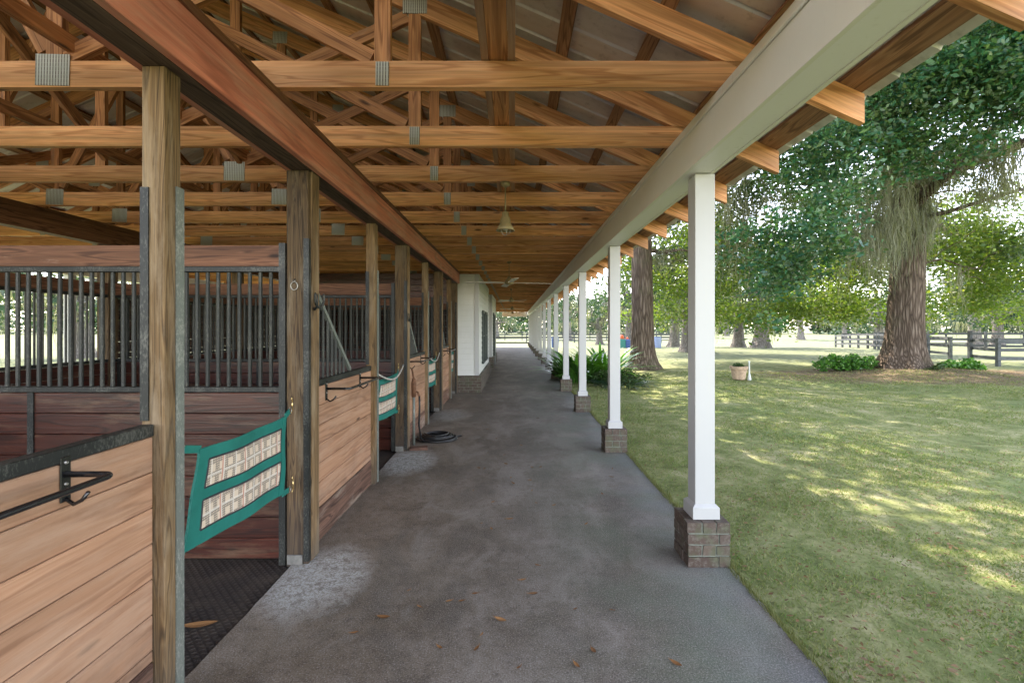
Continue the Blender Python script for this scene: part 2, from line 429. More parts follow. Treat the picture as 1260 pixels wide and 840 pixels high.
M['bark'] = m_bark('oak_bark', (.05,.037,.028), (.13,.098,.072), (.22,.175,.135))
M['bark_far'] = m_bark('pale_bark', (.1,.09,.08), (.22,.2,.18), (.3,.28,.25))
M['teal'] = None
def m_cloth():
    t = NT('teal_nylon'); o = t.obj(); n = t.noise(o, 300, 2); n2 = t.noise(o, 8, 4)
    t.base(t.mix(t.mapr(n2, .3, .7), (.002,.115,.092), (.003,.155,.125))); t.bump(n, .2, .001); return t.set(.6, 0, .3)
M['teal'] = m_cloth()
def m_plaid():
    t = NT('plaid_vinyl_mesh'); o = t.obj(); sp = t.n('ShaderNodeSeparateXYZ'); t.l(o, sp.inputs[0])
    Y, Z = sp.outputs[1], sp.outputs[2]
    def st(c, per, lo): return t.math('GREATER_THAN', t.math('SINE', t.math('MULTIPLY', c, 2*math.pi/per)), lo)
    fine = t.math('MULTIPLY', st(Y, .011, -.2), st(Z, .011, -.2))
    blk = t.math('MAXIMUM', t.math('MULTIPLY', st(Y, .06, .1), .8), t.math('MULTIPLY', st(Z, .06, .3), .8))
    wl = t.math('MAXIMUM', st(t.math('ADD', Y, .03), .085, .93), st(t.math('ADD', Z, .03), .085, .93))
    c = t.mix(t.math('MULTIPLY', t.math('MULTIPLY', t.math('SUBTRACT', 1.0, fine), blk), 1.0), (.55,.45,.34), (.09,.08,.075))
    c = t.mix(t.math('MULTIPLY', wl, .6), c, (.66,.62,.55))
    c = t.mix(st(t.math('ADD', Y, .06), .17, .985), c, (.45,.22,.16))
    t.base(c); return t.set(.7)
M['plaid'] = m_plaid()
M['piping'] = plain('dark_piping', (.02,.02,.025), .6)
M['brass'] = plain('brass', (.62,.45,.2), .3, .9, .1)
M['steel'] = plain('dull_steel', (.35,.34,.31), .4, .8, .2)
M['rope'] = plain('grey_rope', (.4,.38,.34), .9, 0, .25, 200)
M['rubber'] = plain('black_rubber_hose', (.012,.013,.014), .35, 0, .2, 30, .5)
M['rust'] = plain('rusty_iron', (.16,.075,.04), .8, .2, .4, 30)
M['concrete_block'] = plain('pale_concrete', (.15,.145,.13), .85, 0, .25, 25)
M['terracotta'] = plain('weathered_terracotta', (.42,.30,.20), .85, 0, .3, 12)
M['fanbell'] = plain('tan_enamel', (.24,.19,.095), .45, .1, .2, 20)
M['fanblade'] = plain('pale_fan_blade', (.62,.58,.5), .5, 0, .1, 10)
M['glass'] = None
t_ = NT('window_glass'); t_.base((.05,.07,.08)); M['glass'] = t_.set(.06, 0, .8)
M['darkframe'] = plain('dark_green_frame', (.03,.045,.04), .5)
M['orange'] = plain('orange_plastic', (.65,.12,.03), .4); M['tealplastic'] = plain('teal_plastic', (.02,.22,.2), .4)
M['blueplastic'] = plain('blue_plastic', (.04,.1,.32), .4); M['paleblue'] = plain('pale_blue_plastic', (.28,.36,.55), .45)
M['stake'] = plain('pale_grey_plastic', (.6,.64,.6), .5)

# ------------------------------------------------------------------ camera, light, world
cam = bpy.data.cameras.new('camera'); co = bpy.data.objects.new('camera', cam); COL.objects.link(co)
co.location = (0, 0, CAMZ); co.rotation_euler = (R(90), 0, 0)
cam.sensor_width = 36; cam.lens = F/1260*36
cam.shift_x = -(VX-630)/1260; cam.shift_y = -(420-VY)/1260
cam.clip_end = 2000; cam.clip_start = .05
scn.camera = co
EL, AZ = 52, 24          # sun ahead of the camera and to the left
sd = Vector((-math.sin(R(AZ))*math.cos(R(EL)), math.cos(R(AZ))*math.cos(R(EL)), math.sin(R(EL))))
sun = bpy.data.lights.new('sun', 'SUN'); so = bpy.data.objects.new('sun', sun); COL.objects.link(so)
sun.energy = 2.0; sun.angle = R(.5); sun.color = (1, .95, .86)
so.rotation_euler = sd.to_track_quat('Z', 'Y').to_euler(); so.location = (0, 0, 30)
w = bpy.data.worlds.new('World'); scn.world = w; w.use_nodes = True
nt = w.node_tree; sky = nt.nodes.new('ShaderNodeTexSky'); sky.sky_type = 'NISHITA'; sky.sun_disc = False
sky.sun_elevation = R(EL); sky.sun_rotation = R(-AZ); sky.air_density = 1.0; sky.dust_density = .3; sky.ozone_density = 2.0
hs = nt.nodes.new('ShaderNodeHueSaturation'); hs.inputs['Saturation'].default_value = .62
nt.links.new(sky.outputs[0], hs.inputs['Color']); nt.links.new(hs.outputs[0], nt.nodes['Background'].inputs[0])
scn.view_settings.use_white_balance = True; scn.view_settings.white_balance_temperature = 7200; scn.view_settings.white_balance_tint = 18; nt.nodes['Background'].inputs[1].default_value = .15
scn.view_settings.view_transform = 'Standard'; scn.view_settings.look = 'None'; scn.view_settings.gamma = 1
scn.view_settings.use_curve_mapping = False
scn.view_settings.exposure = 3.0
cy = scn.cycles
cy.max_bounces = 8; cy.diffuse_bounces = 6; cy.glossy_bounces = 3; cy.transmission_bounces = 4; cy.transparent_max_bounces = 4
cy.use_denoising = True; cy.sample_clamp_indirect = 6
cy.caustics_reflective = False; cy.caustics_refractive = False

ORD = ['first','second','third','fourth','fifth','sixth','seventh','eighth','ninth','tenth','eleventh','twelfth','thirteenth','fourteenth',
 'fifteenth','sixteenth','seventeenth','eighteenth','nineteenth','twentieth']
TENS = {2:'twenty',3:'thirty',4:'forty',5:'fifty'}
def ordw(n):   # n from 1
    if n <= 20: return ORD[n-1]
    t_, u = divmod(n, 10)
    return TENS[t_] + '-' + ORD[u-1] if u else TENS[t_][:-1] + 'ieth'

# ================================================================== SETTING
def gz(x, y):
    d = max(0., y-33)
    return -.03 - .45*min(1, d/14)**1.5 if abs(x) < 400 else -.03
xs = np.unique(np.concatenate([np.linspace(-300,-40,14), np.linspace(-40,60,101), np.linspace(60,400,18)]))
ys = np.unique(np.concatenate([np.linspace(-60,0,13), np.linspace(0,60,121), np.linspace(60,700,33)]))
mb = MB(); nx, ny = len(xs), len(ys)
vs = []
for y in ys:
    for x in xs:
        z = gz(x, y)
        if 2.2 < x < 60 and y < 60: z += .05*math.sin(x*.9+y*.3)*math.sin(y*.7) * min(1, (x-2.2)/3)
        d2 = ((x-13.6)/3.2)**2 + ((y-15.6)/2.2)**2
        z += .16*math.exp(-d2)
        vs.append((float(x), float(y), float(z)))
mb.add(vs, [(j*nx+i, j*nx+i+1, (j+1)*nx+i+1, (j+1)*nx+i) for j in range(ny-1) for i in range(nx-1)], 0)
tag(mb.build('lawn_ground', M['lawn'], smooth=True), 'lawn and pale pasture spreading to the horizon', kind='structure')
# concrete aisle with a slightly irregular edge
def slab(name, x0, x1, y0, y1, lab):
    m = MB(); n = int((y1-y0)/.1); L = []; Rr = []
    for i in range(n+1):
        y = y0+(y1-y0)*i/n
        L.append((x0 + .008*math.sin(y*3.1)+rnd.uniform(-.003,.003), y)); Rr.append((x1 + .01*math.sin(y*2.3)+rnd.uniform(-.008,.008), y))
    vs = [(p[0], p[1], 0) for p in L]+[(p[0], p[1], 0) for p in Rr]+[(p[0]-.0, p[1], -.15) for p in L]+[(p[0]+.0, p[1], -.15) for p in Rr]
    k = n+1; fs = []
    for i in range(n):
        fs += [(i, i+1, k+i+1, k+i), (i, i+1, 2*k+i+1, 2*k+i), (k+i, k+i+1, 3*k+i+1, 3*k+i)]
    fs += [(0, k, 3*k, 2*k), (n, k+n, 3*k+n, 2*k+n)]
    m.add(vs, fs, 0)
    return tag(m.build(name, M['concrete']), lab, kind='structure')
slab('concrete_aisle', -1.43, 1.365, -5, 36, 'stained concrete aisle floor running the length of the barn')
slab('far_side_path', -8.6, -5.1, -5, 36, 'concrete path on the far side of the stalls')
m = MB(); m.box(-5.098, -1.44, -5, 36, -.14, -.018, 0)
tag(m.build('stall_floor', M['mat']), 'dark rubber matted stall floor', kind='structure')

# ================================================================== ROOF
XR, XE = -3.62, 1.855; SL = .44; ZT = 2.755; Y0T, DT = 2.517, .808; NT_ = 46
def zt(x): return ZT + SL*(XE-abs(x-XR)-XR) if False else ZT + SL*((XE-XR)-abs(x-XR))
HC = 2.79
def make_truss(idx, Y):
    r = empty('roof_truss', (0, Y, HC))
    c = board('bottom_chord', (-8.51, 0, .07), (1.275, 0, .07), .042, .139, M['pine'], r)
    hh = .141; vh = hh/math.cos(math.atan(SL))
    for s in (1, -1):
        xa, xb = XR+.0015*s, XR+s*(XE-XR)
        za, zb = zt(xa)-vh/2-HC, zt(xb)-vh/2-HC
        if s == 1: board('top_chord', (xa,0,za), (xb,0,zb), .042, hh, M['pine'], r, plumb=-SL)
        else: board('top_chord', (xb,0,zb), (xa,0,za), .042, hh, M['pine'], r, plumb=SL)
    def topat(x): return zt(x)-vh-HC
    for s in (1, -1):
        for d in (1.18, 2.92):
            x = XR+s*d
            board('web', (x, .001, .141), (x, .001, topat(x)-.002), .038, .085, M['pine_dark'], r)
        x1, x2 = XR+s*1.18, XR+s*2.92
        board('web', (x1+s*.05, .002, .17), (x2-s*.05, .002, topat(x2)-.02), .036, .085, M['pine_dark'], r)
        board('web', (x1-s*.05, .002, .2), (XR+s*.06, .002, topat(XR)-.06), .036, .085, M['pine_dark'], r)
        for (px, pz, a, b) in ((x2, .07, .07, .125), (x1, .09, .18, .165), (x2, topat(x2)+.05, .17, .12), (x1, topat(x1)+.05, .15, .12)):
            mm = MB(); mm.box(-a/2, a/2, -.0265, -.0225, -b/2, b/2)
            g_ = mm.build('gusset_plate', M['plate'], r, origin=None); g_.location = (px+rnd.uniform(-.006,.006), 0, pz); g_.rotation_euler = (0, rnd.uniform(-.04,.04), 0)
    board('web', (XR, .003, .141), (XR, .003, topat(XR)-.002), .036, .085, M['pine_dark'], r)
    for s in (1,-1): board('web', (XR+s*2.86, .004, .16), (XR+s*1.22, .004, 1.0), .034, .085, M['pine_dark'], r)
    mm = MB(); mm.box(-.15, .15, -.0265, -.0225, -.09, .09)
    mm.build('gusset_plate', M['plate'], r).location = (XR, 0, zt(XR)-.14-HC)
    return r
tr0 = make_truss(0, Y0T)
for i in range(-1, NT_):
    Y = Y0T + DT*i
    t_ = tr0 if i == 0 else copy_tree(tr0, (0, Y, HC))
    if i < 0: lab = 'nearest pine roof truss, only its rafter tail showing at the upper corner'
    elif i == 0: lab = 'second pine roof truss from the camera, its wide knotty lower chord nearest overhead'
    else: lab = '%s pine roof truss counted from the camera down the aisle' % ordw(i+2)
    tag(t_, lab, 'roof truss', 'pine roof trusses over the barn')
YB0, YB1 = -1.5, Y0T+DT*(NT_-1)+.35
# purlins + sheet metal : one roof
roof = empty('barn_roof', (XR, YB0, ZT)); tag(roof, 'brown stained metal roof on long purlins above the trusses', 'roof')
RO = Vector((XR, YB0, ZT))
for s in (1, -1):
    k = 0; x = 1.79
    while x > XR+.05:
        xx = XR + s*(x-XR); w_ = .13 if k == 0 else .085
        a = math.atan(SL)*(-s); dz = .0195/math.cos(a)
        b = board('purlin', (xx, YB0, 0), (xx, YB1, 0), w_, .036, M['purlin'], roof)
        b.location = Vector((xx, (YB0+YB1)/2, zt(xx)+dz)) - RO
        q = Matrix(((0,-math.cos(a),-math.sin(a)*-1*0+0),(1,0,0),(0,0,1)))
        b.rotation_euler = (Matrix.Rotation(-a if True else a, 3, 'Y') @ Matrix.Rotation(R(90), 3, 'Z')).to_euler()
        x -= .485; k += 1
for s in (1, -1):
    mm = MB(); ys_ = []
    y = YB0-.05
    while y < YB1+.05:
        for (dy, h) in ((0, 0), (.19, 0), (.20, .016), (.215, .016), (.225, 0)): ys_.append((y+dy, h))
        y += .23
    xa, xb = XR-.02*s, XR+s*(XE-XR+.07)
    n = len(ys_); vs = []
    for th in (.0, .002):
        for x in (xa, xb):
            for (yy, h) in ys_: vs.append((x-XR, yy-YB0, zt(x)+.041+h+th-ZT+(.002 if s == 1 else .004)))
    fs = []
    for i in range(n-1):
        fs += [(i, i+1, n+i+1, n+i), (2*n+i, 2*n+i+1, 3*n+i+1, 3*n+i), (n+i, n+i+1, 3*n+i+1, 3*n+i)]
    mm.add(vs, fs, 0)
    o = mm.build('metal_sheet', M['roof'], roof)
# lengthwise brace over the bottom chords
br = empty('ceiling_brace', (-.085, -1.5, 2.934)); tag(br, 'long rough timber brace laid lengthwise over the truss chords', 'timber brace')
board('brace_board', (0, 0, .02), (0, 12, .02), .1, .036, M['pine_dark'], br)
for s in (-1, 1): board('side_board', (s*.071, 0, .045), (s*.071, 12, .045), .038, .087, M['wall'], br)

for j, (xx, z0_, z1_) in enumerate(((XR+.06, 3.0, 4.75), (-2.39, 2.98, 4.1), (-4.86, 2.98, 4.1))):
    cb = empty('cross_bracing', (xx, 0, z0_)); tag(cb, ('zigzag timber bracing under the ridge', 'zigzag bracing boards just beyond the red beam', 'zigzag bracing boards over the far part of the stalls')[j], 'roof bracing')
    for q_ in range(9):
        ya = -.6+q_*2.42; a_, b_ = (0, z1_-z0_) if q_ % 2 == 0 else (z1_-z0_, 0)
        board('brace_board', (.0, ya, a_), (.0, ya+2.3, b_), .036, .085, M['pine_dark'], cb)
    board('runner_board', (.04, -.6, .04), (.04, 21, .04), .036, .085, M['pine_dark'], cb)
# ================================================================== BEAMS
b1 = empty('stall_beam', (-1.372, -1.5, 2.53)); tag(b1, 'long red stained timber beam carried by the stall posts', 'beam')
YE1 = 10.93
o = board('beam_board', (.085, 0, .128), (.085, YE1+1.5, .128), .04, .255, M['redbeam'], b1, c=.003)
board('beam_board', (-.085, 0, .128), (-.085, YE1+1.5, .128), .04, .255, M['redbeam'], b1, c=.003)
board('soffit_board', (0, 0, .015), (0, YE1+1.5, .015), .129, .03, M['soffit'], b1)
board('top_plate', (.112, 0, .238), (.112, YE1+1.5, .238), .012, .038, M['header'], b1)
b2 = empty('porch_beam', (1.197, -1.5, 2.515)); tag(b2, 'long cream painted boxed beam carried by the white porch posts', 'beam')
Lb = YB1+1.4
mm = MB(); mm.cbox(-.097, -.072, 0, Lb, 0, .274, .002); mm.cbox(.072, .097, 0, Lb, 0, .274, .002)
mm.build('beam_side', M['cream'], b2)
mm = MB(); mm.box(-.0715, .0715, 0, Lb, .004, .03); mm.build('soffit_board', M['lit_soffit'], b2)
mm = MB(); mm.cbox(-.112, -.0975, 0, Lb, .22, .272, .004); mm.build('trim_strip', M['cream'], b2)
b3 = empty('stable_cross_beam', (0, YB1-.3, 2.4)); tag(b3, 'white header board across the far open end of the aisle', 'beam')
mm = MB(); mm.cbox(-1.0, 1.08, .36, .41, 0, .37, .004); mm.build('header_board', M['white'], b3)
b4 = empty('far_side_beam', (-5.05, -1.5, 2.53)); tag(b4, 'dark timber beam above the rear wall of the stalls', 'beam')
board('beam_board', (0, 0, .13), (0, 12.4, .13), .13, .255, M['header'], b4)
b5 = empty('far_porch_beam', (-8.44, -1.5, 2.515)); tag(b5, 'cream beam along the open side beyond the stalls', 'beam')
mm = MB(); mm.cbox(-.09, .09, 0, Lb, 0, .274, .003); mm.build('beam_board', M['cream'], b5)

# ================================================================== WHITE POSTS
def brick_pier(w, d, z0, z1, courses, name='brick_pier', parent=None, bl=.19, loc=(0,0,0)):
    m_ = MB(); g = .010; ch = (z1-z0)/courses
    for c in range(courses):
        za, zb = z0+c*ch+(g/2 if c else 0), z0+(c+1)*ch-(g/2 if c < courses-1 else 0)
        for side in range(4):
            L = w if side % 2 == 0 else d; T = d if side % 2 == 0 else w
            bw = .085
            # run along side, leaving corner ownership alternating by course
            own = (c+side) % 2 == 0
            a = -L/2 if own else -L/2+bw+g
            e = L/2 if own else L/2-bw-g
            x = a; first = True
            while x < e-.02:
                ln = bl if not (first and c % 2 and L > .5) else bl/2
                x2 = min(x+ln, e)
                if e-x2 < .03: x2 = e
                jj = rnd.uniform(-.003, .005)
                ya, yb = -T/2-jj, -T/2+bw
                vs = [(xx, yy, zz) for xx in (x, x2) for yy in (ya, yb) for zz in (za, zb)]
                vs = [tuple(q+rnd.uniform(-.0025,.0025) for q in v) for v in vs]
                ang = side*math.pi/2; cs, sn = round(math.cos(ang)), round(math.sin(ang))
                vs = [(v[0]*cs-v[1]*sn, v[0]*sn+v[1]*cs, v[2]) for v in vs]
                m_.add(vs, [(0,1,3,2),(4,6,7,5),(0,4,5,1),(2,3,7,6),(0,2,6,4),(1,5,7,3)])
                x = x2+g; first = False
    o = m_.build(name, M['brick'], parent, loc)
    mo = MB(); mo.box(-w/2+.007, w/2-.007, -d/2+.007, d/2-.007, z0+.001, z1-.006)
    mo.build('mortar', M['mortar'], o)
    return o
PS = 2.725; pp0 = None
for i in range(14):
    Y = 3.115+PS*i
    if i == 0:
        r = empty('porch_post', (1.235, Y, 0)); pp0 = r
        mm = MB(); mm.cbox(-.064, .064, -.064, .064, .285, 2.514, .003); mm.build('post_shaft', M['white'], r)
        mm = MB()
        prof = [(.086, .286), (.086, .36), (.067, .378)]
        vs = [(a*x, a*y, z) for (a, z) in prof for (x, y) in ((-1,-1),(1,-1),(1,1),(-1,1))]
        mm.add(vs, [(0,1,2,3)]+[(k*4+j, k*4+(j+1) % 4, k*4+4+(j+1) % 4, k*4+4+j) for k in range(2) for j in range(4)]+[(8,9,10,11)])
        mm.build('base_trim', M['white'], r)
        brick_pier(.268, .262, 0.002, .283, 4, parent=r)
    else: r = copy_tree(pp0, (1.235, Y, 0), rz=(0, math.pi)[i % 2])
    lab = 'nearest square white porch post on a brick pier at the lawn edge' if i == 0 else '%s white porch post on a brick pier counted from the camera' % ordw(i+1)
    tag(r, lab, 'post', 'white porch posts along the lawn')
for i in range(13):
    r = copy_tree(pp0, (-8.44, 3.1+PS*i+.4, 0))
    tag(r, '%s white post on the open side beyond the stalls, counted from the camera' % ordw(i+1), 'post', 'white posts beyond the stalls')

# ================================================================== STALL POSTS
MOD = 2.755
WX = -1.41
def post_small():   # 4x4 post, base corner at its centre
    r = empty('stall_post', (-1.395, 1.865, 0))
    board('timber', (0, 0, -.02), (0, 0, 2.529), .09, .088, M['post'], r, c=.003)
    mm = MB(); mm.box(-.046, -.014, -.0515, -.0455, 1.16, 2.06); mm.build('steel_channel', M['blackmetal'], r)
    mm = MB(); mm.box(.046, .052, .012, .048, 0, 2.08); mm.box(.012, .052, .0485, .054, 0, 2.08); mm.build('steel_channel', M['greybar'], r)
    mm = MB(); mm.prism([(-.05, -.02), (-.05, 1.10), (.0, 1.05), (.0, -.02)], 'y', -.085, -.0455)
    return r
def post_big():
    r = empty('stall_post', (-1.395, 3.10, 0))
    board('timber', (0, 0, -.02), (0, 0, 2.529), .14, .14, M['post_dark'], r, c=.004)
    mm = MB(); mm.box(.042, .072, -.0765, -.0705, 0.02, 2.09); mm.box(.0705, .0765, -.0765, -.045, 0.02, 2.09); mm.build('steel_channel', M['blackmetal'], r)
    mm = MB(); mm.box(-.112, -.0715, -.085, -.06, 0.0, 2.06); mm.build('steel_channel', M['blackmetal'], r)
    mm = MB(); mm.cbox(-.062, .036, -.084, -.0705, .0, .062, .003); mm.build('concrete_foot', M['concrete_block'], r)
    # pale facing strip on the aisle side
    mm = MB(); board('face_board', (.078, .012, .01), (.078, .012, 2.528), .108, .012, M['post'], r)
    return r
# small: +y is right side; orientation already world aligned
sp0 = post_small(); sb0 = post_big()
names_s = ['weathered four by four stall post beside the nearest half wall', 'slim stall post at the far end of the second half wall',
           'slim stall post at the far end of the third half wall', 'slim stall post at the far end of the fourth half wall']
names_b = ['thick weathered stall post holding horseshoes and the nearest teal stall guard', 'thick dark stall post beside the black hose and hydrant',
           'thick dark stall post holding the third teal stall guard', 'last thick stall post against the white tack room']
YS = [1.865, 1.865+MOD, 1.865+2*MOD, 1.865+3*MOD-.07]; YBp = [3.10, 3.10+MOD, 3.10+2*MOD, 10.85]
for k in range(4):
    a = sp0 if k == 0 else copy_tree(sp0, (-1.395, YS[k], 0)); tag(a, names_s[k], 'timber post', 'timber posts along the stall fronts')
    b = sb0 if k == 0 else copy_tree(sb0, (-1.395, YBp[k], 0)); tag(b, names_b[k], 'timber post', 'timber posts along the stall fronts')
# rear posts of the stalls
rp0 = None
for k in range(4):
    Y = YBp[k]
    if k == 0:
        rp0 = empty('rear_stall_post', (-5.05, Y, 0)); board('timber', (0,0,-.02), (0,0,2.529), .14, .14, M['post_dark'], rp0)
        r = rp0
    else: r = copy_tree(rp0, (-5.05, Y, 0))
    tag(r, '%s rear stall post, seen through the stall grilles' % ordw(k+1), 'timber post', 'posts along the rear wall of the stalls')

# ================================================================== HALF WALLS
PH = .137
def planks(m_, L, z0, z1, t=.038, y=0, skip=0):
    z = z1; i = 0
    while z > z0+.01:
        zb = max(z-PH, z0)
        m_.cbox(0, L, y-t/2, y+t/2, zb+.0015, z-.0015, .0035)
        z = zb; i += 1
def half_wall(Ya, Yb, lab, tri=True):
    r = empty('stall_half_wall', (WX, Ya, 0), R(90)); L = Yb-Ya
    m_ = MB(); planks(m_, L, .235, 1.10); m_.build('plank_panel', M['wall'], r)
    m_ = MB(); m_.cbox(0, L, -.022, .019, .0, .232, .004); m_.build('kick_board', M['kick'], r)
    m_ = MB(); m_.cbox(0, L, -.0235, .0235, 1.102, 1.147, .003); m_.build('top_cap', M['blackmetal'], r)
    m_ = MB(); m_.box(0, L, .025, .03, 1.06, 1.15)
    if tri:
        g = empty_tri(L, r)
    return tag(r, lab, 'stall wall', 'plank half walls of the stall fronts')
def empty_tri(L, r):
    m_ = MB(); m_.bar((.01, 0, 1.915), (.86, 0, 1.16), .025, .03); fr = m_.build('brace_grille', M['greybar'], r)
    m_ = MB(); n = 9
    for i in range(n):
        x = .05+.083*i; ztop = 1.915-(x-.01)*(.755/.85)-.012
        m_.tube([(x, 0, 1.148), (x, 0, ztop)], .0105, 8)
    b_ = m_.build('bar_set', M['bars'], fr)
    return fr
walls = [(.28, 1.815, 'nearest plank half wall with black metal cap and blanket bar', False),
         (3.175, YS[1]-.047, 'second plank half wall, behind the horseshoe post', True),
         (YBp[1]+.075, YS[2]-.047, 'third plank half wall, behind the hydrant', True),
         (YBp[2]+.075, YS[3]-.047, 'fourth plank half wall, nearest the white tack room', True)]
for a in walls: half_wall(*a)

# ================================================================== BLANKET BARS
def blanket_bar(Yn, Yf, arm, lab, z=1.067, rad=.0095):
    r = empty('blanket_bar', (WX+.02, Yn, z))
    L = Yf-Yn
    for y in (0, L):
        mm = MB(); mm.cbox(0, .006, -.017, .017, -.085, .055, .002); mm.build('wall_plate', M['tubeblack'], r, (0, y, 0))
    pts = [(.006, L, 0), (arm-.03, L, 0)]
    for k in range(1, 6):
        a = R(90*k/5.); pts.append((arm-.03+.03*math.sin(a), L-.03+.03*math.cos(a), 0))
    pts += [(arm, y_, 0) for y_ in (L*.75, L*.5, L*.25, .06)]
    for k in range(0, 6):
        a = R(90*k/5.); pts.append((arm-.03+.03*math.cos(a), .03-.03*math.sin(a), 0))
    pts.append((.006, 0, 0))
    mm = MB(); mm.tube(pts, rad, 12); mm.build('rail', M['tubeblack'], r, smooth=True)
    for y in (0, L):
        mm = MB(); mm.tube([(.004, y, -.075), (.03, y, -.093), (.055, y, -.08), (.075, y, -.055)], .006, 8)
        mm.build('hook', M['tubeblack'], r, smooth=True)
        for z_ in (.036, -.03):
            ms = MB(); ms.tube([(.006, y, z_), (.0105, y, z_)], [.006, .004], 10); ms.build('screw', M['steel'], r)
    return tag(r, lab, 'blanket bar', 'black blanket bars on the half walls')
blanket_bar(.72, 1.456, .155, 'black tubular blanket bar on the nearest half wall')
blanket_bar(3.48, 4.24, .175, 'black blanket bar on the second half wall')
blanket_bar(3.48+MOD, 4.24+MOD, .175, 'black blanket bar on the third half wall, past the hose')
blanket_bar(3.48+2*MOD, 4.24+2*MOD, .175, 'black blanket bar on the last half wall before the tack room')

# ================================================================== PARTITIONS (grilles over maroon planks)
XL, XRt = -4.975, -1.475
def partition(Y):
    r = empty('stall_partition', (XL, Y, 0)); L = XRt-XL
    m_ = MB(); planks(m_, L, -.016, 1.09, .04); m_.build('plank_panel', M['maroon'], r)
    m_ = MB()
    for z in (1.092, 1.885): m_.cbox(0, L, -.024, .024, z, z+.036, .003)
    fr = m_.build('grille_frame', M['blackmetal'], r)
    m_ = MB(); n = int(L/.0695)
    for i in range(1, n):
        x = L*i/n; m_.tube([(x, 0, 1.129), (x, 0, 1.884)], .0125, 8)
    m_.build('grille_bars', M['bars'], r, smooth=False)
    board('header_board', (0, 0, 1.992), (L, 0, 1.992), .038, .137, M['header'], r)
    m_ = MB(); m_.box(1.77, 1.81, -.03, -.021, 0, 1.09); m_.box(.04, .08, -.03, -.021, 0, 1.09); m_.build('steel_strap', M['blackmetal'], r)
    return r
q0 = partition(3.13)
lab = ['grilled stall partition of maroon planks behind the nearest teal guard', 'grilled stall partition behind the second teal guard',
       'grilled stall partition behind the third teal guard', 'last grilled stall partition, beside the tack room']
for k in range(4):
    q = q0 if k == 0 else copy_tree(q0, (XL, YBp[k]+.03, 0))
    tag(q, lab[k], 'partition', 'grilled partitions between stalls')
def rear_wall(Ya, Yb, closed=False):
    r = empty('rear_stall_wall', (-5.0, Ya, 0), R(90)); L = Yb-Ya
    m_ = MB(); planks(m_, L, -.016, 1.09, .04); m_.build('plank_panel', M['maroon'], r)
    m_ = MB()
    for z in (1.092, 1.885): m_.cbox(0, L, -.024, .024, z, z+.036, .003)
    m_.build('grille_frame', M['blackmetal'], r)
    m_ = MB(); n = int(L/.085)
    for i in range(1, n):
        x = L*i/n; m_.tube([(x, 0, 1.129), (x, 0, 1.884)], .0115, 6)
    m_.build('grille_bars', M['bars'], r)
    board('header_board', (0, 0, 1.992), (L, 0, 1.992), .038, .137, M['header'], r)
    if closed:
        m_ = MB(); planks(m_, L, 1.13, 1.884, .02, .045); m_.build('shutter_boards', M['soffit'], r)
    return r
rw = rear_wall(.28, 3.02); tag(rw, 'rear stall wall with grille, nearest the camera', 'stall wall', 'rear walls of the stalls')
for k, (a, b) in enumerate(((3.18, 5.775), (5.935, 8.53), (8.69, 10.77))):
    r = rear_wall(a, b, k > 0)
    tag(r, '%s rear stall wall with grille, seen through the partitions' % ordw(k+2), 'stall wall', 'rear walls of the stalls')

r = empty('stall_end_wall', (XL, 10.945, 0)); m_ = MB(); planks(m_, -1.34-XL, -.016, 2.77, .03); m_.build('plank_panel', M['maroon'], r)
tag(r, 'full height dark plank wall closing the last stall against the tack room', 'stall wall')
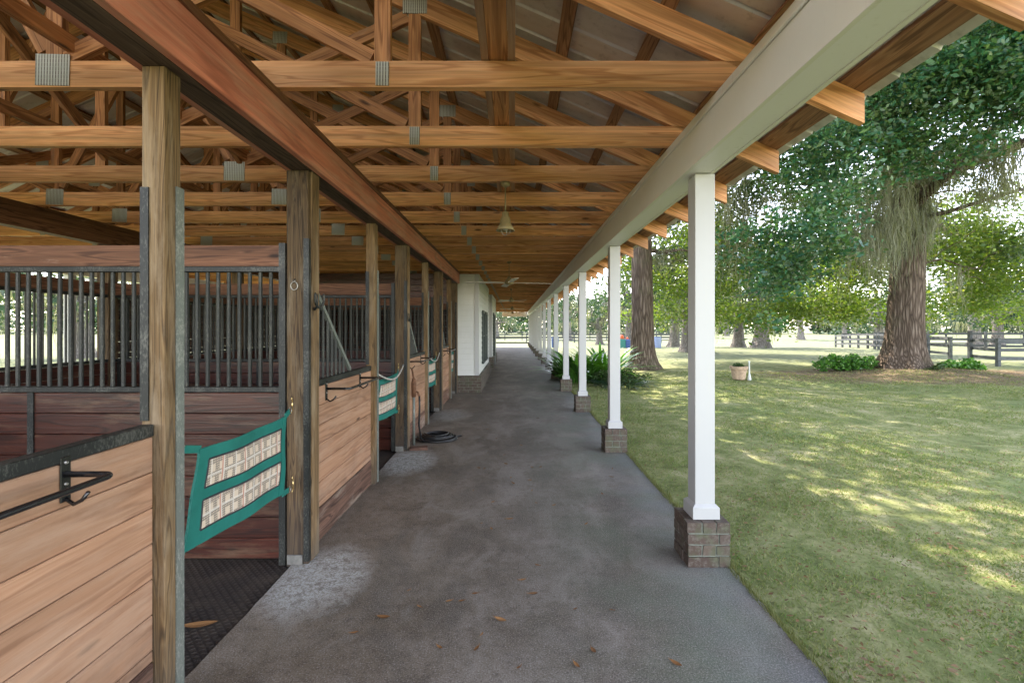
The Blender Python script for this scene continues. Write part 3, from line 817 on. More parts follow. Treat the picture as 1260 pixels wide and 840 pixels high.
# ================================================================== STALL GUARDS
def guard(dY, lab, x0=-1.405):
    r = empty('stall_guard', (x0, 2.45+dY, .76))
    TL, TR, BR, BL = (-.352, .216), (.45, .218), (.41, -.25), (-.42, -.212)
    def S(u, v, off=0, seed=0.):
        y = (1-v)*((1-u)*BL[0]+u*BR[0]) + v*((1-u)*TL[0]+u*TR[0])
        z = (1-v)*((1-u)*BL[1]+u*BR[1]) + v*((1-u)*TL[1]+u*TR[1])
        z += -.008*math.sin(math.pi*u)*(.3+.7*v) + .002*math.sin(u*9+v*2)
        x = .012*math.sin(math.pi*u)+.004*math.sin(u*14+v*3+dY)+.003*math.sin(v*9+u*5)
        x += -.025*(1-u)*(1-v)
        return (x+off, y, z)
    def sheet(u0, u1, v0, v1, off, t, nu=26, nv=10):
        m_ = MB(); vs = []
        for s_ in (-t, t):
            for j in range(nv+1):
                for i in range(nu+1):
                    u, v = u0+(u1-u0)*i/nu, v0+(v1-v0)*j/nv
                    vs.append(S(u, v, off+s_))
        k = (nu+1)*(nv+1); fs = []
        for j in range(nv):
            for i in range(nu):
                a = j*(nu+1)+i
                fs += [(a, a+1, a+nu+2, a+nu+1), (k+a, k+a+1, k+a+nu+2, k+a+nu+1)]
        for i in range(nu):
            fs.append((i, i+1, k+i+1, k+i)); a = nv*(nu+1)+i; fs.append((a, a+1, k+a+1, k+a))
        for j in range(nv):
            a = j*(nu+1); fs.append((a, a+nu+1, k+a+nu+1, k+a)); a += nu; fs.append((a, a+nu+1, k+a+nu+1, k+a))
        m_.add(vs, fs, 0); return m_
    body = sheet(0, 1, 0, 1, 0, .0025).build('nylon_frame', M['teal'], r, smooth=False)
    sheet(0, .075, 0, 1, 0, .0055, 4, 12).build('binding', M['teal'], r)
    sheet(.93, 1, 0, 1, 0, .0055, 4, 12).build('binding', M['teal'], r)
    for (v0, v1) in ((.15, .44), (.57, .86)):
        p_ = sheet(.095, .92, v0, v1, 0, .0042).build('mesh_panel', M['plaid'], r)
        m_ = MB(); n_ = 24
        for (ua, va, ub, vb) in ((.095, v0, .92, v0), (.92, v0, .92, v1), (.92, v1, .095, v1), (.095, v1, .095, v0)):
            m_.tube([S(ua+(ub-ua)*i/n_, va+(vb-va)*i/n_, .0) for i in range(n_+1)], .0062, 6)
        m_.build('piping', M['piping'], p_)
    # straps, rings and snaps at the corners
    corners = [((.0,1), (-.51,.258)), ((1,1), (.545,.25)), ((1,0), (.555,-.255)), ((0,0), (-.51,-.26))]
    for (uv, (hy, hz)) in corners:
        p = Vector(S(*uv)); q = Vector((-.005, hy, hz)); d = (q-p)
        e = p+d*.55; f = p+d*.08
        m_ = MB(); m_.bar(p - d.normalized()*.01, e, .034, .005, up=(1,0,0)); m_.build('strap', M['teal'], r)
        m_ = MB(); c = e+d.normalized()*.012
        m_.tube([(c.x, c.y+.018*math.cos(a), c.z+.018*math.sin(a)) for a in [k*math.pi/6 for k in range(12)]], .0022, 6, closed=True)
        rg = m_.build('ring', M['steel'], r, smooth=True)
        m_ = MB(); m_.tube([(q.x, q.y, q.z-.012), (q.x, q.y, q.z+.045)], .0045, 8); m_.tube([(q.x, q.y, q.z+.045), (q.x, q.y-.012, q.z+.058), (q.x, q.y, q.z+.07)], .0035, 6)
        m_.tube([(q.x, q.y, q.z-.012), (q.x, q.y-.012, q.z-.022), (q.x, q.y-.014, q.z-.034)], .003, 6)
        m_.build('snap', M['brass'], r, smooth=True)
    return tag(r, lab, 'stall guard', 'teal stall guards across the stall doorways')
guard(0, 'teal stall guard with two plaid mesh bands across the nearest doorway')
guard(MOD, 'teal plaid stall guard across the second stall doorway')
guard(2*MOD, 'teal plaid stall guard across the third stall doorway')
guard(3*MOD-.1, 'small distant teal stall guard in the last stall doorway')

# cords sagging above the second, third guards
def cord(Ya, Yb, lab):
    r = MB(); pts = []
    for i in range(15):
        u = i/14; pts.append((-1.36+.03*math.sin(u*3.1), Ya+(Yb-Ya)*u, 1.06-.11*math.sin(math.pi*u)))
    r.tube(pts, .009, 8)
    o = r.build('rope', M['rope'], smooth=True, origin=(-1.36, Ya, 1.05)); return tag(o, lab, 'rope', 'sagging lead ropes above the stall guards')
cord(YS[1]+.05, YBp[1]-.08, 'grey rope sagging above the second teal stall guard')
cord(YS[2]+.05, YBp[2]-.08, 'grey rope sagging above the third teal stall guard')

# ================================================================== HORSESHOES, RING, HYDRANT, HOSE
def horseshoe(loc, rz, lab, sc=1.):
    m_ = MB(); pts = []; rs = []
    for i in range(17):
        a = R(-210+ 240*i/16); pts.append((0, .055*math.cos(a)*sc, .062*math.sin(a)*sc))
        rs.append(.0105*(1 if 2 < i < 14 else .8))
    m_.tube(pts, rs, 8, flat=.6)
    o = m_.build('horseshoe', M['rust'] if False else M['blackmetal'], loc=loc, smooth=True); o.rotation_euler = (0, 0, rz)
    return tag(o, lab, 'horseshoe', 'old horseshoes hung on the stall posts')
horseshoe((-1.298, 3.07, 1.70), R(38), 'old horseshoe nailed to the corner of the thick post, open end up')
horseshoe((-1.299, 3.145, 1.715), R(-8), 'second horseshoe hung behind the first on the thick post')
horseshoe((-1.304, YBp[1]-.01, 1.66), 0, 'rusty horseshoe on the post by the hydrant')
m_ = MB(); c = Vector((-1.41, 3.02, 1.785))
m_.tube([(c.x+.022*math.cos(a), c.y, c.z+.026*math.sin(a)) for a in [k*math.pi/8 for k in range(16)]], .003, 6, closed=True)
m_.tube([(c.x, 3.03, c.z+.045), (c.x+.009, 3.018, c.z+.035), (c.x, 3.012, c.z+.024), (c.x-.009, 3.018, c.z+.035), (c.x, 3.03, c.z+.045)], .003, 6)
tag(m_.build('tie_ring', M['steel'], smooth=True, origin=c), 'small steel tie ring on the face of the thick post', 'tie ring')
r = empty('water_hydrant', (-1.30, 6.10, 0)); tag(r, 'rusty frost free water hydrant with black hose beside the thick post', 'hydrant')
m_ = MB(); m_.tube([(0,0,0),(0,0,.80)], .018, 12); m_.build('standpipe', M['greybar'], r, smooth=True)
m_ = MB(); m_.tube([(0,0,.62),(0,0,.80),(0,0,.86)], [.03,.034,.02], 12); m_.tube([(0,0,.7),(.05,0,.68),(.07,0,.63)], .014, 8); m_.build('spout', M['rust'], r, smooth=True)
m_ = MB(); m_.bar((0,.0,.85),(-.02,-.02,.99), .022, .014); m_.build('handle', M['rust'], r)
m_ = MB(); hx, hy = -1.05, 6.42; pts = [(-1.23, 6.10, .635), (-1.225, 6.1, .5), (-1.235, 6.11, .25), (-1.22, 6.14, .08), (-1.17, 6.2, .022)]
for i in range(150):
    a = i/150*5.6*2*math.pi; rr = .27-.022*(i/150)*5.6 + .012*math.sin(a*.7+1)
    z = .017+.012*(i//27)+.006*math.sin(a*1.3)
    pts.append((hx+rr*math.cos(a+math.pi*.9)*1.05, hy+rr*math.sin(a+math.pi*.9)*.9, z))
pts += [(-.98, 6.3, .06), (-.86, 6.4, .03), (-.74, 6.55, .016)]
m_.tube(pts, .0125, 8); tag(m_.build('garden_hose', M['rubber'], smooth=True, origin=(hx, hy, 0)), 'coiled black rubber hose lying on the concrete by the hydrant', 'hose')
m_ = MB(); m_.cbox(-.1, .12, -.05, .05, 0, .035, .004)
o = m_.build('wooden_block', M['kick'], loc=(-1.2, 5.86, .001)); o.rotation_euler[2] = R(12); tag(o, 'low scrap board lying at the foot of the hydrant', 'board')

# ================================================================== FANS / LAMP
def fan(loc, lab, blades=4, span=.62, cat='ceiling fan', rz=0):
    r = empty('ceiling_fan' if blades else 'pendant_lamp', loc); x, y, z = 0, 0, 0
    H = HC-loc[2]
    m_ = MB(); m_.tube([(0,0,.13),(0,0,H)], .006, 8); m_.lathe([(.045, H-.002), (.04, H-.03), (.01, H-.045)], n=16); m_.build('downrod', M['fanbell'], r, smooth=True)
    m_ = MB()
    if blades:
        m_.lathe([(.0,.15),(.03,.15),(.04,.12),(.085,.06),(.09,.02),(.05,.0),(0,-.01)], n=20)
    else:
        m_.lathe([(.012,.17),(.028,.16),(.03,.13),(.044,.10),(.048,.065),(.066,.035),(.082,.0),(.077,.0),(.062,.033),(.03,.055),(.0,.06)], n=24, close=False)
    m_.build('bell_housing', M['fanbell'], r, smooth=True)
    if not blades:
        m_ = MB(); m_.lathe([(0,.06),(.018,.055),(.026,.03),(.02,.008),(0,.0)], n=14); m_.build('bulb', M['white'], r, smooth=True)
        m_ = MB()
        for k in range(5):
            a = k*2*math.pi/5; m_.tube([(.05*math.cos(a), .05*math.sin(a), .03), (.035*math.cos(a), .035*math.sin(a), -.025), (0,0,-.04)], .002, 5)
        m_.build('wire_cage', M['steel'], r)
    for k in range(blades):
        a = rz+k*2*math.pi/blades
        m_ = MB(); m_.add([(.07,-.02,.03),(.07,.02,.03),(.2,-.05,.022),(.2,.06,.036),(span,-.06,.02),(span,.065,.036)]+
              [(.07,-.02,.037),(.07,.02,.037),(.2,-.05,.029),(.2,.06,.043),(span,-.06,.027),(span,.065,.043)],
              [(0,1,3,2),(2,3,5,4),(6,8,9,7),(8,10,11,9),(0,6,7,1),(4,5,11,10),(0,2,8,6),(2,4,10,8),(1,7,9,3),(3,9,11,5)])
        b = m_.build('fan_blade', M['fanblade'], r); b.rotation_euler = (0,0,a)
    return tag(r, lab, cat, 'fans hung down the aisle ceiling' if blades else None)
fan((-.078, 4.13, 2.365), 'tan bell shaped lamp hanging on a rod from the ceiling', 0, cat='lamp')
fan((-.10, 9.1, 2.345), 'tan ceiling fan with long pale blades, nearest of the fans', 4, .85, rz=R(8))
fan((-.10, 15.6, 2.36), 'second ceiling fan down the aisle', 4, .6, rz=R(50))
fan((-.10, 22.4, 2.36), 'third ceiling fan down the aisle', 4, .6, rz=R(20))
fan((-.10, 29.2, 2.36), 'farthest small ceiling fan near the open end', 4, .6, rz=R(60))

# ================================================================== WHITE TACK ROOMS
def room(Ya, Yb, x1, lab, x0=-4.9, door=False):
    r = empty('tack_room', ((x0+x1)/2, Ya, 0)); ox = (x0+x1)/2; D = Yb-Ya; hx = (x1-x0)/2
    # brick plinth: slightly proud of the siding
    m_ = MB(); zt_ = .40; g = .01; n = 6; ch = zt_/n
    for c in range(n):
        za, zb = c*ch+.004, (c+1)*ch-.004
        x = -hx-.05 + (.1 if c % 2 else 0)
        while x < hx+.06:
            x2 = min(x+.195, hx+.06); 
            if x2-x > .03: m_.box(x, x2, -.06+rnd.uniform(-.002,.003), .03, za, zb, j=.0015)
            x = x2+g
        y = .045 + (.1 if c % 2 else 0) - .07*0
        while y < D:
            y2 = min(y+.195, D)
            if y2-y > .03: m_.box(hx-.03, hx+.06+rnd.uniform(-.003,.002), y, y2, za, zb, j=.0015)
            y = y2+g
    pl = m_.build('brick_plinth', M['brick'], r)
    m_ = MB(); m_.box(-hx+.01, hx+.05, -.05, D-.005, 0.001, zt_-.004); m_.build('mortar', M['mortar'], pl)
    m_ = MB(); m_.box(-hx+.02, hx-.012, .012, D-.01, zt_, HC-.03); m_.build('wall', M['siding'], r)
    m_ = MB(); z = zt_; e = .127
    while z < HC-.04:
        z2 = min(z+e, HC-.035)
        m_.prism([(.0, z), (.014, z2), (.014, z2-.001), (.03, z2-.001), (.03, z)], 'x', -hx, hx-.045)
        m_.prism([(hx-0.0, z), (hx-.014, z2), (hx-.03, z2), (hx-.03, z)], 'y', .045, D-.045)
        z = z2
    m_.build('lap_siding', M['siding'], r)
    m_ = MB(); m_.cbox(hx-.09, hx+.008, -.008, .02, zt_, HC-.03, .003); m_.cbox(hx-.02, hx+.008, .021, .09, zt_, HC-.03, .003)
    m_.cbox(hx-.02, hx+.008, D-.09, D+.003, zt_, HC-.03, .003); m_.build('corner_board', M['white'], r)
    m_ = MB(); m_.cbox(hx-.02, hx+.01, .09, D-.09, HC-.17, HC-.03, .003); m_.build('frieze_board', M['white'], r)
    if not door:
        for (a, b) in ((1.15, 1.95), (2.35, 3.15)):
            m_ = MB(); z0, z1 = .62, 1.96
            m_.cbox(hx-.01, hx+.035, a, a+.07, z0, z1, .003); m_.cbox(hx-.01, hx+.035, b-.07, b, z0, z1, .003)
            m_.cbox(hx-.01, hx+.035, a+.07, b-.07, z1-.07, z1, .003); m_.cbox(hx-.01, hx+.05, a-.03, b+.03, z0-.04, z0, .003)
            m_.box(hx, hx+.025, (a+b)/2-.012, (a+b)/2+.012, z0, z1-.07); m_.box(hx, hx+.022, a+.07, b-.07, (z0+z1)/2-.015, (z0+z1)/2+.015)
            w_ = m_.build('window', M['darkframe'], r)
            m_ = MB(); m_.box(hx+.002, hx+.008, a+.07, b-.07, z0, z1-.07); m_.build('pane', M['glass'], w_)
    else:
        m_ = MB(); a, b = .9, 1.85
        m_.cbox(hx-.01, hx+.03, a, a+.08, .01, 2.1, .003); m_.cbox(hx-.01, hx+.03, b-.08, b, .01, 2.1, .003); m_.cbox(hx-.01, hx+.03, a+.08, b-.08, 2.02, 2.1, .003)
        m_.box(hx-.01, hx+.068, a+.08, b-.08, .01, 2.02)
        d_ = m_.build('door', M['darkframe'], r)
        m_ = MB(); m_.tube([(hx+.07, a+.15, 1.0), (hx+.11, a+.15, 1.0)], .02, 10); m_.build('handle', M['brass'], d_)
    return tag(r, lab, 'tack room', 'white clapboard rooms inside the barn')
room(10.99, 15.3, -.83, 'white clapboard tack room on a brick plinth, just past the stalls', x0=-4.9)
m_ = MB()
room(17.8, 21.4, -.84, 'farther white clapboard room with a dark door', x0=-4.9, door=True)

# ================================================================== TREES
def leaves(centers, size, asp=.5, jitter=1., droop=.2):
    n = len(centers)
    a = rng.normal(size=(n,3)); a[:,2] = a[:,2]*.55-droop; a /= np.linalg.norm(a, axis=1)[:,None]
    b = rng.normal(size=(n,3)); b -= (b*a).sum(1)[:,None]*a; b /= np.linalg.norm(b, axis=1)[:,None]
    s = size*rng.uniform(.5, 1.4, n)[:,None]
    u = a*s*.5; v = b*s*.5*asp
    V = np.stack([centers-u, centers+v-u*.1, centers+u, centers-v-u*.1], 1)
    return V.reshape(-1,3)
def cluster_points(blobs, per_m3, per, spread, squash=.7):
    out = []
    for (c, rad, dens) in blobs:
        rad = np.array(rad if hasattr(rad, '__len__') else (rad, rad, rad*.75), float)
        vol = 4.19*rad.prod(); k = max(3, int(vol*per_m3*dens))
        d = rng.normal(size=(k,3)); d /= np.linalg.norm(d, axis=1)[:,None]
        rr = rng.uniform(.15, 1, k)**(1/2.2)*(1+.18*rng.normal(size=k))
        p = np.array(c)+d*rr[:,None]*rad
        q = p[:,None,:]+rng.normal(size=(k, per, 3))*np.array([spread, spread, spread*squash])
        out.append(q.reshape(-1,3))
    return np.concatenate(out)
def crown(name, blobs, mat, parent, origin, per_m3, per, spread, size, asp=.5, zmin=None):
    pts = cluster_points(blobs, per_m3, per, spread)
    if zmin is not None: pts = pts[pts[:,2] > zmin]
    # keep out of the barn
    keep = ~((pts[:,0] < 2.3) & (pts[:,0] > -9.5) & (pts[:,1] < 41) & (pts[:,2] < 5.6))
    pts = pts[keep]
    V = leaves(pts-np.array(origin), size, asp)
    return np_mesh(name, V, 4, mat, rng.random(len(pts)), parent)
def moss(name, anchors, parent, origin, strands=14, L=(.4, 1.3), sp=.12, w=.02):
    Vs = []
    for p in anchors:
        p = np.array(p)-np.array(origin)
        n = strands; l0 = rng.uniform(*L)
        for k in range(n):
            l = l0*rng.uniform(.35, 1); o = p+np.array([rng.normal()*sp, rng.normal()*sp, rng.uniform(-.05,.1)])
            seg = 6; a = rng.uniform(0, math.pi); dx, dy = math.cos(a)*w, math.sin(a)*w
            cen = [o]; 
            for s_ in range(seg): cen.append(cen[-1]+np.array([rng.normal()*.045, rng.normal()*.045, -l/seg*rng.uniform(.6,1.3)]))
            for s_ in range(seg):
                w0, w1 = (1-s_/seg*.6), (1-(s_+1)/seg*.75)
                c0, c1 = cen[s_], cen[s_+1]; dd = np.array([dx, dy, 0])
                Vs.append([c0-dd*w0, c0+dd*w0, c1+dd*w1, c1-dd*w1])
    V = np.array(Vs).reshape(-1,3)
    return np_mesh(name, V, 4, M['moss'], np.repeat(rng.random(len(V)//24), 6), parent)
def limb(m_, p0, p1, r0, r1, sag=.0, wob=.15, n=9, k=8):
    p0, p1 = Vector(p0), Vector(p1); L = (p1-p0).length; pts = []
    ph = rnd.uniform(0, 6)
    for i in range(n):
        u = i/(n-1); q = p0.lerp(p1, u)
        q += Vector((math.sin(u*5+ph), math.cos(u*4+ph*2), math.sin(u*6+ph)*.6))*wob*L*.1*math.sin(math.pi*u)
        q.z += sag*math.sin(math.pi*u); pts.append(q)
    m_.tube(pts, [r0+(r1-r0)*i/(n-1) for i in range(n)], k)
    return pts
def trunk_mesh(H, r0, r1, flare, lean=(0,0), n=22, k=40, rough=.06, roots=7):
    m_ = MB(); vs = []; ph = rnd.uniform(0,6)
    for i in range(n+1):
        u = i/n; z = H*u**1.25-.12
        rad = r0+(r1-r0)*u + flare*math.exp(-max(z,0)/ (r0*.75))
        for j in range(k):
            t = 2*math.pi*j/k
            f = 1+rough*math.sin(t*roots+ph+z*.2)*(.5+1.6*math.exp(-max(z,0)/.5))+rough*.4*math.sin(t*(roots*2+1)+z)+rnd.uniform(-.012,.012)
            vs.append((lean[0]*u+rad*f*math.cos(t), lean[1]*u+rad*f*math.sin(t), z))
    m_.add(vs, [(i*k+j, i*k+(j+1) % k, (i+1)*k+(j+1) % k, (i+1)*k+j) for i in range(n) for j in range(k)], 0)
    return m_

# --- the big oak
OX, OY = 13.35, 16.2
oak = empty('oak_tree', (OX, OY, 0.02)); tag(oak, 'massive oak by the paddock fence, trunk draped in grey moss', 'oak tree')
m_ = trunk_mesh(8.2, .55, .4, .42, (.25, -.1)); tb = m_.build('trunk', M['bark'], oak, smooth=True)
m_ = MB(); org = (OX, OY, .02)
def OQ(x, y, z): return (x-OX, y-OY, z-.02)
limbs = [((0,0,4.6), OQ(9.2, 11.6, 6.2), .2), ((0,0,5.4), OQ(13.5, 10.0, 8.2), .2), ((.1,0,6.0), OQ(18.6, 13.0, 8.0), .22), ((.1,0,4.2), OQ(17.5, 18.5, 5.2), .14),
         ((0,0,4.2), OQ(9.0, 18.0, 5.0), .13), ((.1,0,7.5), OQ(14, 18, 12), .3), ((0,0,7), OQ(8, 17, 10), .2), ((.1,0,6.8), OQ(19, 19, 9), .2),
         ((0,0,3.9), OQ(11.4, 15.2, 3.9), .06), ((0,0,3.3), OQ(15.6, 15.8, 3.5), .05), ((0.,0,5.2), OQ(16.8, 13.2, 5.4), .10)]
tips = []
for (a, b, rr) in limbs:
    pts = limb(m_, a, b, rr, rr*.22, .3, 1.2); tips += pts[3:]
    for _ in range(5):
        s_ = pts[rnd.randint(3, 8)]; e = s_+Vector((rnd.uniform(-1.4,1.4), rnd.uniform(-1.4,1.4), rnd.uniform(-.9,.9)))
        limb(m_, s_, e, rr*.25, .012, .1, 1.5, 6, 5); tips.append(e)
m_.build('limb', M['bark'], tb, smooth=True)
def at(px, py, Y, r, dens=1.0): p = P(px, py, Y); return ((p.x, p.y, p.z), r, dens)
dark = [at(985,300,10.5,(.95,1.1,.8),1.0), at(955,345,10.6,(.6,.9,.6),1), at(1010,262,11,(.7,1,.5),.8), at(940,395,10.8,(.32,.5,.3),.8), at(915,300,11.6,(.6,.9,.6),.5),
        at(1010,190,10.5,(1.0,1.2,.75)), at(1075,175,10.8,(1.3,1.2,.55)), at(1120,110,10.5,(1.5,1.3,1.1)), at(1190,95,10.2,(1.2,1.3,1.0)),
        at(1245,60,9.8,(1.0,1.2,1.0)), at(1150,185,11,(1.2,1.2,.5),.8), at(1235,135,11,(.8,1.,.6),.9), at(1060,235,11.4,(.5,.8,.35),.7), at(1320,80,10,(1.6,1.6,1.2),.8),
        at(1130,20,12,(2.6,2.0,1.2),.6), at(1030,90,12.5,(2.2,1.8,1.2),.6), at(1110,-120,14,(5,4,2.2),.25)]
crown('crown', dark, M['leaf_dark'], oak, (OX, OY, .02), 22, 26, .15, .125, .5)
mid = [at(1170,300,17,(1.9,1.6,.9),.8), at(1225,330,18,(1.8,1.8,1.3),.8), at(1245,250,18,(1.2,1.6,.9),.55), at(1200,370,19,(1.6,1.6,.45),.8), at(1060,330,18,(1.6,1.6,.8),.7),
       at(1250,385,20,(1.0,1.6,.5),.7), at(1000,375,19,(2.1,1.8,.75),.9), at(1045,375,20,(1.3,1.6,.7),.8), at(940,390,20,(1.2,1.6,.6),.7), at(1170,255,19,(1.4,1.5,.6),.5), at(1130,390,22,(1.2,1.2,.6),.5)]
mid2 = [at(905,255,17,(1.2,1.3,1.0),.7), at(925,215,17,(1.2,1.3,.8),.7), at(960,240,18,(1.2,1.3,.8),.6), at(900,310,19,(1.2,1.3,.8),.7), at(1205,180,16,(.9,1.2,.5),.5), at(1170,215,16,(1.1,1.3,.6),.7), at(1060,300,17,(1.0,1.2,.6),.6), at(1250,300,16,(.9,1.2,.8),.7), at(975,205,17,(1.2,1.3,.6),.5)]
back = [((x, 27+4*math.sin(x*1.7), z), (3.2, 2.2, 1.7), d) for (x, z, d) in ((9,5.5,.9),(12,8.5,.7),(14.5,5,.9),(17,8.5,.6),(20,5.5,1.),(24,6.5,.9),(28,5,.9),(32,8,.8),(23,10.5,.5),(7,9,.7),(36,6,.8))]
crown('crown', back, M['leaf_far'], oak, (OX, OY, .02), 3.2, 26, .5, .24, .6)
crown('crown', mid2, M['leaf_mid'], oak, (OX, OY, .02), 16, 26, .24, .14, .5)
crown('crown', [(c, r_, d*.55) for (c, r_, d) in dark], M['leaf_mid'], oak, (OX, OY, .02), 30, 20, .2, .11, .5)
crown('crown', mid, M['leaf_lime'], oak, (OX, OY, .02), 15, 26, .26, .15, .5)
top = [((9.5, 9.5, 10.5), (3.6,3.2,1.2), .9), ((16.5, 9.5, 10.2), (3.6,3.2,1.2), .9), ((6.2, 12, 9.8), (3,3,1.2), .8), ((12, 17, 11.5), (6,5,2.0), .8), ((17, 14.5, 10.8), (4.5,4,1.7), .7), ((8.5, 15.0, 10.5), (3.5,4,1.5), .75), ((12.5, 12, 10.6), (4.5,3.5,1.3), .8)]  # crown out of view, added to throw dappled shade on the lawn
crown('crown', top, M['leaf_mid'], oak, (OX, OY, .02), 6.3, 16, .32, .21, .6)
anch = []
for _ in range(150):
    a = rnd.uniform(0, 2*math.pi); z = rnd.uniform(4.6, 7.6); rr = .55-z*.02+rnd.uniform(-.02,.12)
    if math.sin(a) < .45: anch.append((OX+rr*math.cos(a)+.1, OY+rr*math.sin(a), z))
for tpt in tips:
    if rnd.random() < .55: anch.append((tpt.x+OX, tpt.y+OY, tpt.z-.02))
for (px, py, Y, n, sx) in ((930,250,16,26,.8),(900,300,17,14,.5),(1075,285,14.6,26,.5),(1088,260,15.6,16,.5),(1060,270,15.5,14,.5),(1222,225,13,16,.14),(1240,190,12.5,10,.2),(1130,215,14.6,18,.7),(1100,215,14.4,14,.5),(1040,290,15,6,.3),(1160,215,15.5,9,.6),(1085,300,15.3,12,.3)):
    for _ in range(n):
        p = P(px, py, Y); anch.append((p.x+rnd.gauss(0,sx), p.y+rnd.gauss(0,.4), p.z+rnd.uniform(-.2,.9)))
moss('moss', anch, oak, (OX, OY, .02), 17, (.5, 2.3), .16, .012)

# --- second oak, near the barn
TX, TY = 4.83, 17.6
t2 = empty('oak_tree', (TX, TY, -.03)); tag(t2, 'tall straight trunked oak standing between the second and nearest porch posts', 'oak tree')
m_ = trunk_mesh(7.6, .42, .33, .28, (-.12, 0), rough=.05, roots=6); tb = m_.build('trunk', M['bark'], t2, smooth=True)
m_ = MB(); tips = []
for (a, b, rr) in [((-.1,0,4.3), (1.9,-.6,4.15), .07), ((-.1,0,4.6), (2.4,.6,3.9), .07), ((-.1,0,6), (-3,-2,9), .18), ((-.1,0,6.5), (3.5,-3,9.5), .2), ((-.1,0,7), (0,1,11.5), .26),
                   ((-.1,0,5.2), (3.6,1.5,6), .11), ((-.1,0,5), (-1.2,2.8,6), .1)]:
    pts = limb(m_, a, b, rr, rr*.25, .25, 1.3); tips += pts[3:]
    for _ in range(4):
        s_ = pts[rnd.randint(3, 8)]; limb(m_, s_, s_+Vector((rnd.uniform(-1.,1.), rnd.uniform(-1.,1.), rnd.uniform(-.9,.4))), rr*.25, .01, 0, 1.5, 6, 5)
m_.build('limb', M['bark'], tb, smooth=True)
low = [at(835,345,19.5,(1.3,1.2,.8),.9), at(820,385,21,(1.1,1.2,.6),.8), at(775,330,19.5,(.9,1.2,1.2),.5), at(845,300,18.5,(1.2,1.2,.8),.7), at(890,340,20,(1.2,1.2,1.0),.7), at(900,390,22,(1.2,1.4,.7),.7), at(885,285,17,(.9,1.2,.8),.5), at(930,310,19,(1.5,1.2,1.0),.6), at(870,380,21,(1.0,1.2,.7),.8), at(768,385,24,(.7,1.2,.5),.5)]
crown('crown', low, M['leaf_lime'], t2, (TX, TY, -.03), 16, 26, .24, .14, .5)
top = [((-.3, 15.6, 9.6), (2.6,2.6,1.0), 1.), ((-1.2, 19.5, 9.8), (2.8,2.6,1.1), .9), ((2.2, 21.6, 10), (3,2.8,1.2), .9), ((3.8, 8.6, 9.6), (3,2.8,1.1), .9), ((.6, 11.2, 9.4), (3,2.6,1.1), .9), ((6.6, 6.4, 9.8), (3.2,2.4,1.1), .8), ((-1.5, 7.0, 9.2), (3.2,2.6,1.0), .8), ((TX+.5, TY, 11), (5,4.5,1.7), .8), ((TX+4.6, TY-3.5, 10), (3.4,3.2,1.4), .8), ((TX-2.6, TY-3.5, 9.6), (3.2,3,1.3), .75), ((TX+1.2, TY-5.5, 9.4), (3.2,2.6,1.1), .85), ((TX+5, TY-1, 8), (2.2,2,1.2), .7)]  # unseen upper crown, spread out over the barn to shade the lawn
crown('crown', top, M['leaf_mid'], t2, (TX, TY, -.03), 6.3, 16, .32, .21, .6)
anch = [(p.x+TX, p.y+TY, p.z) for p in tips if rnd.random() < .6]
for (px, py, Y, n, sx) in ((838,322,18.2,12,.35),(812,320,18,8,.2),(870,290,18,14,.6),(905,300,18,12,.5)):
    for _ in range(n): p = P(px, py, Y); anch.append((p.x+rnd.gauss(0,sx), p.y+rnd.gauss(0,.4), p.z+rnd.uniform(-.1,.5)))
moss('moss', anch, t2, (TX, TY, -.03), 12, (.3, 1.0), .07, .012)

# --- background trees: prototypes then copies
def far_tree(name, H, tr, cw, seed, n=110, size=.34, low=.22, mo=True, mat='leaf_far'):
    r = empty(name, (0,0,0)); m_ = trunk_mesh(H*.55, tr, tr*.6, tr*.5, (rnd.uniform(-.4,.4), 0), 10, 16, .08, 5)
    tb = m_.build('trunk', M['bark_far'], r, smooth=True)
    m_ = MB(); blobs = []; anch = []
    for k in range(11):
        a = k*2.4+seed; u = rnd.uniform(.45, 1); z = H*(low+rnd.uniform(.12,.75)*(1-low))
        q = (cw*u*math.cos(a)*.75, cw*u*math.sin(a)*.75, z); limb(m_, (0,0,H*rnd.uniform(.22,.5)), q, tr*.35, .03, .4, 1.2, 7, 5)
        blobs.append((q, (cw*.36, cw*.36, H*.12), rnd.uniform(.5, 1.1)))
        if mo: anch += [(q[0]+rnd.gauss(0,cw*.2), q[1]+rnd.gauss(0,cw*.2), q[2]-H*.05) for _ in range(5)]
    blobs.append(((0,0,H*.85), (cw*.55,cw*.55,H*.15), .8))
    m_.build('limb', M['bark_far'], tb, smooth=True)
    pts = cluster_points(blobs, n/(cw**2*H*.8)*1.0, 26, cw*.075)
    np_mesh('crown', leaves(pts, size, .6), 4, M[mat], rng.random(len(pts)), r)
    if mo: moss('moss', anch, r, (0,0,0), 9, (.6, 2.2), .25, .03)
    return r
protos = [far_tree('oak_tree', 9.5, .6, 6.5, 0.3), far_tree('oak_tree', 8.5, .55, 6.0, 1.7), far_tree('oak_tree', 10, .5, 5.2, 3.1, low=.3)]
def putfar(k, px, Y, s, lab, cat='oak tree', used=set()):
    x = (px-VX)*Y/F; loc = (x, Y, gz(x, Y)-.05); pr = protos[k]
    if k in used: r = copy_tree(pr, loc, rz=rnd.uniform(0, 6.28), scale=(s, s, s))
    else: used.add(k); r = pr; r.location = loc; r.rotation_euler = (0,0,rnd.uniform(0,6)); r.scale = (s,s,s)
    tag(r, lab, cat, 'background trees across the pasture'); return r
putfar(0, 936, 37, .95, 'pale mossy oak on the pasture behind the terracotta pot')
putfar(1, 908, 40, .85, 'mossy oak just beside the pale oak behind the pot')
putfar(2, 846, 30, .8, 'pale trunked oak showing beside the nearest porch post')
putfar(1, 829, 48, .95, 'dark trunked oak behind the pale trunked oak')
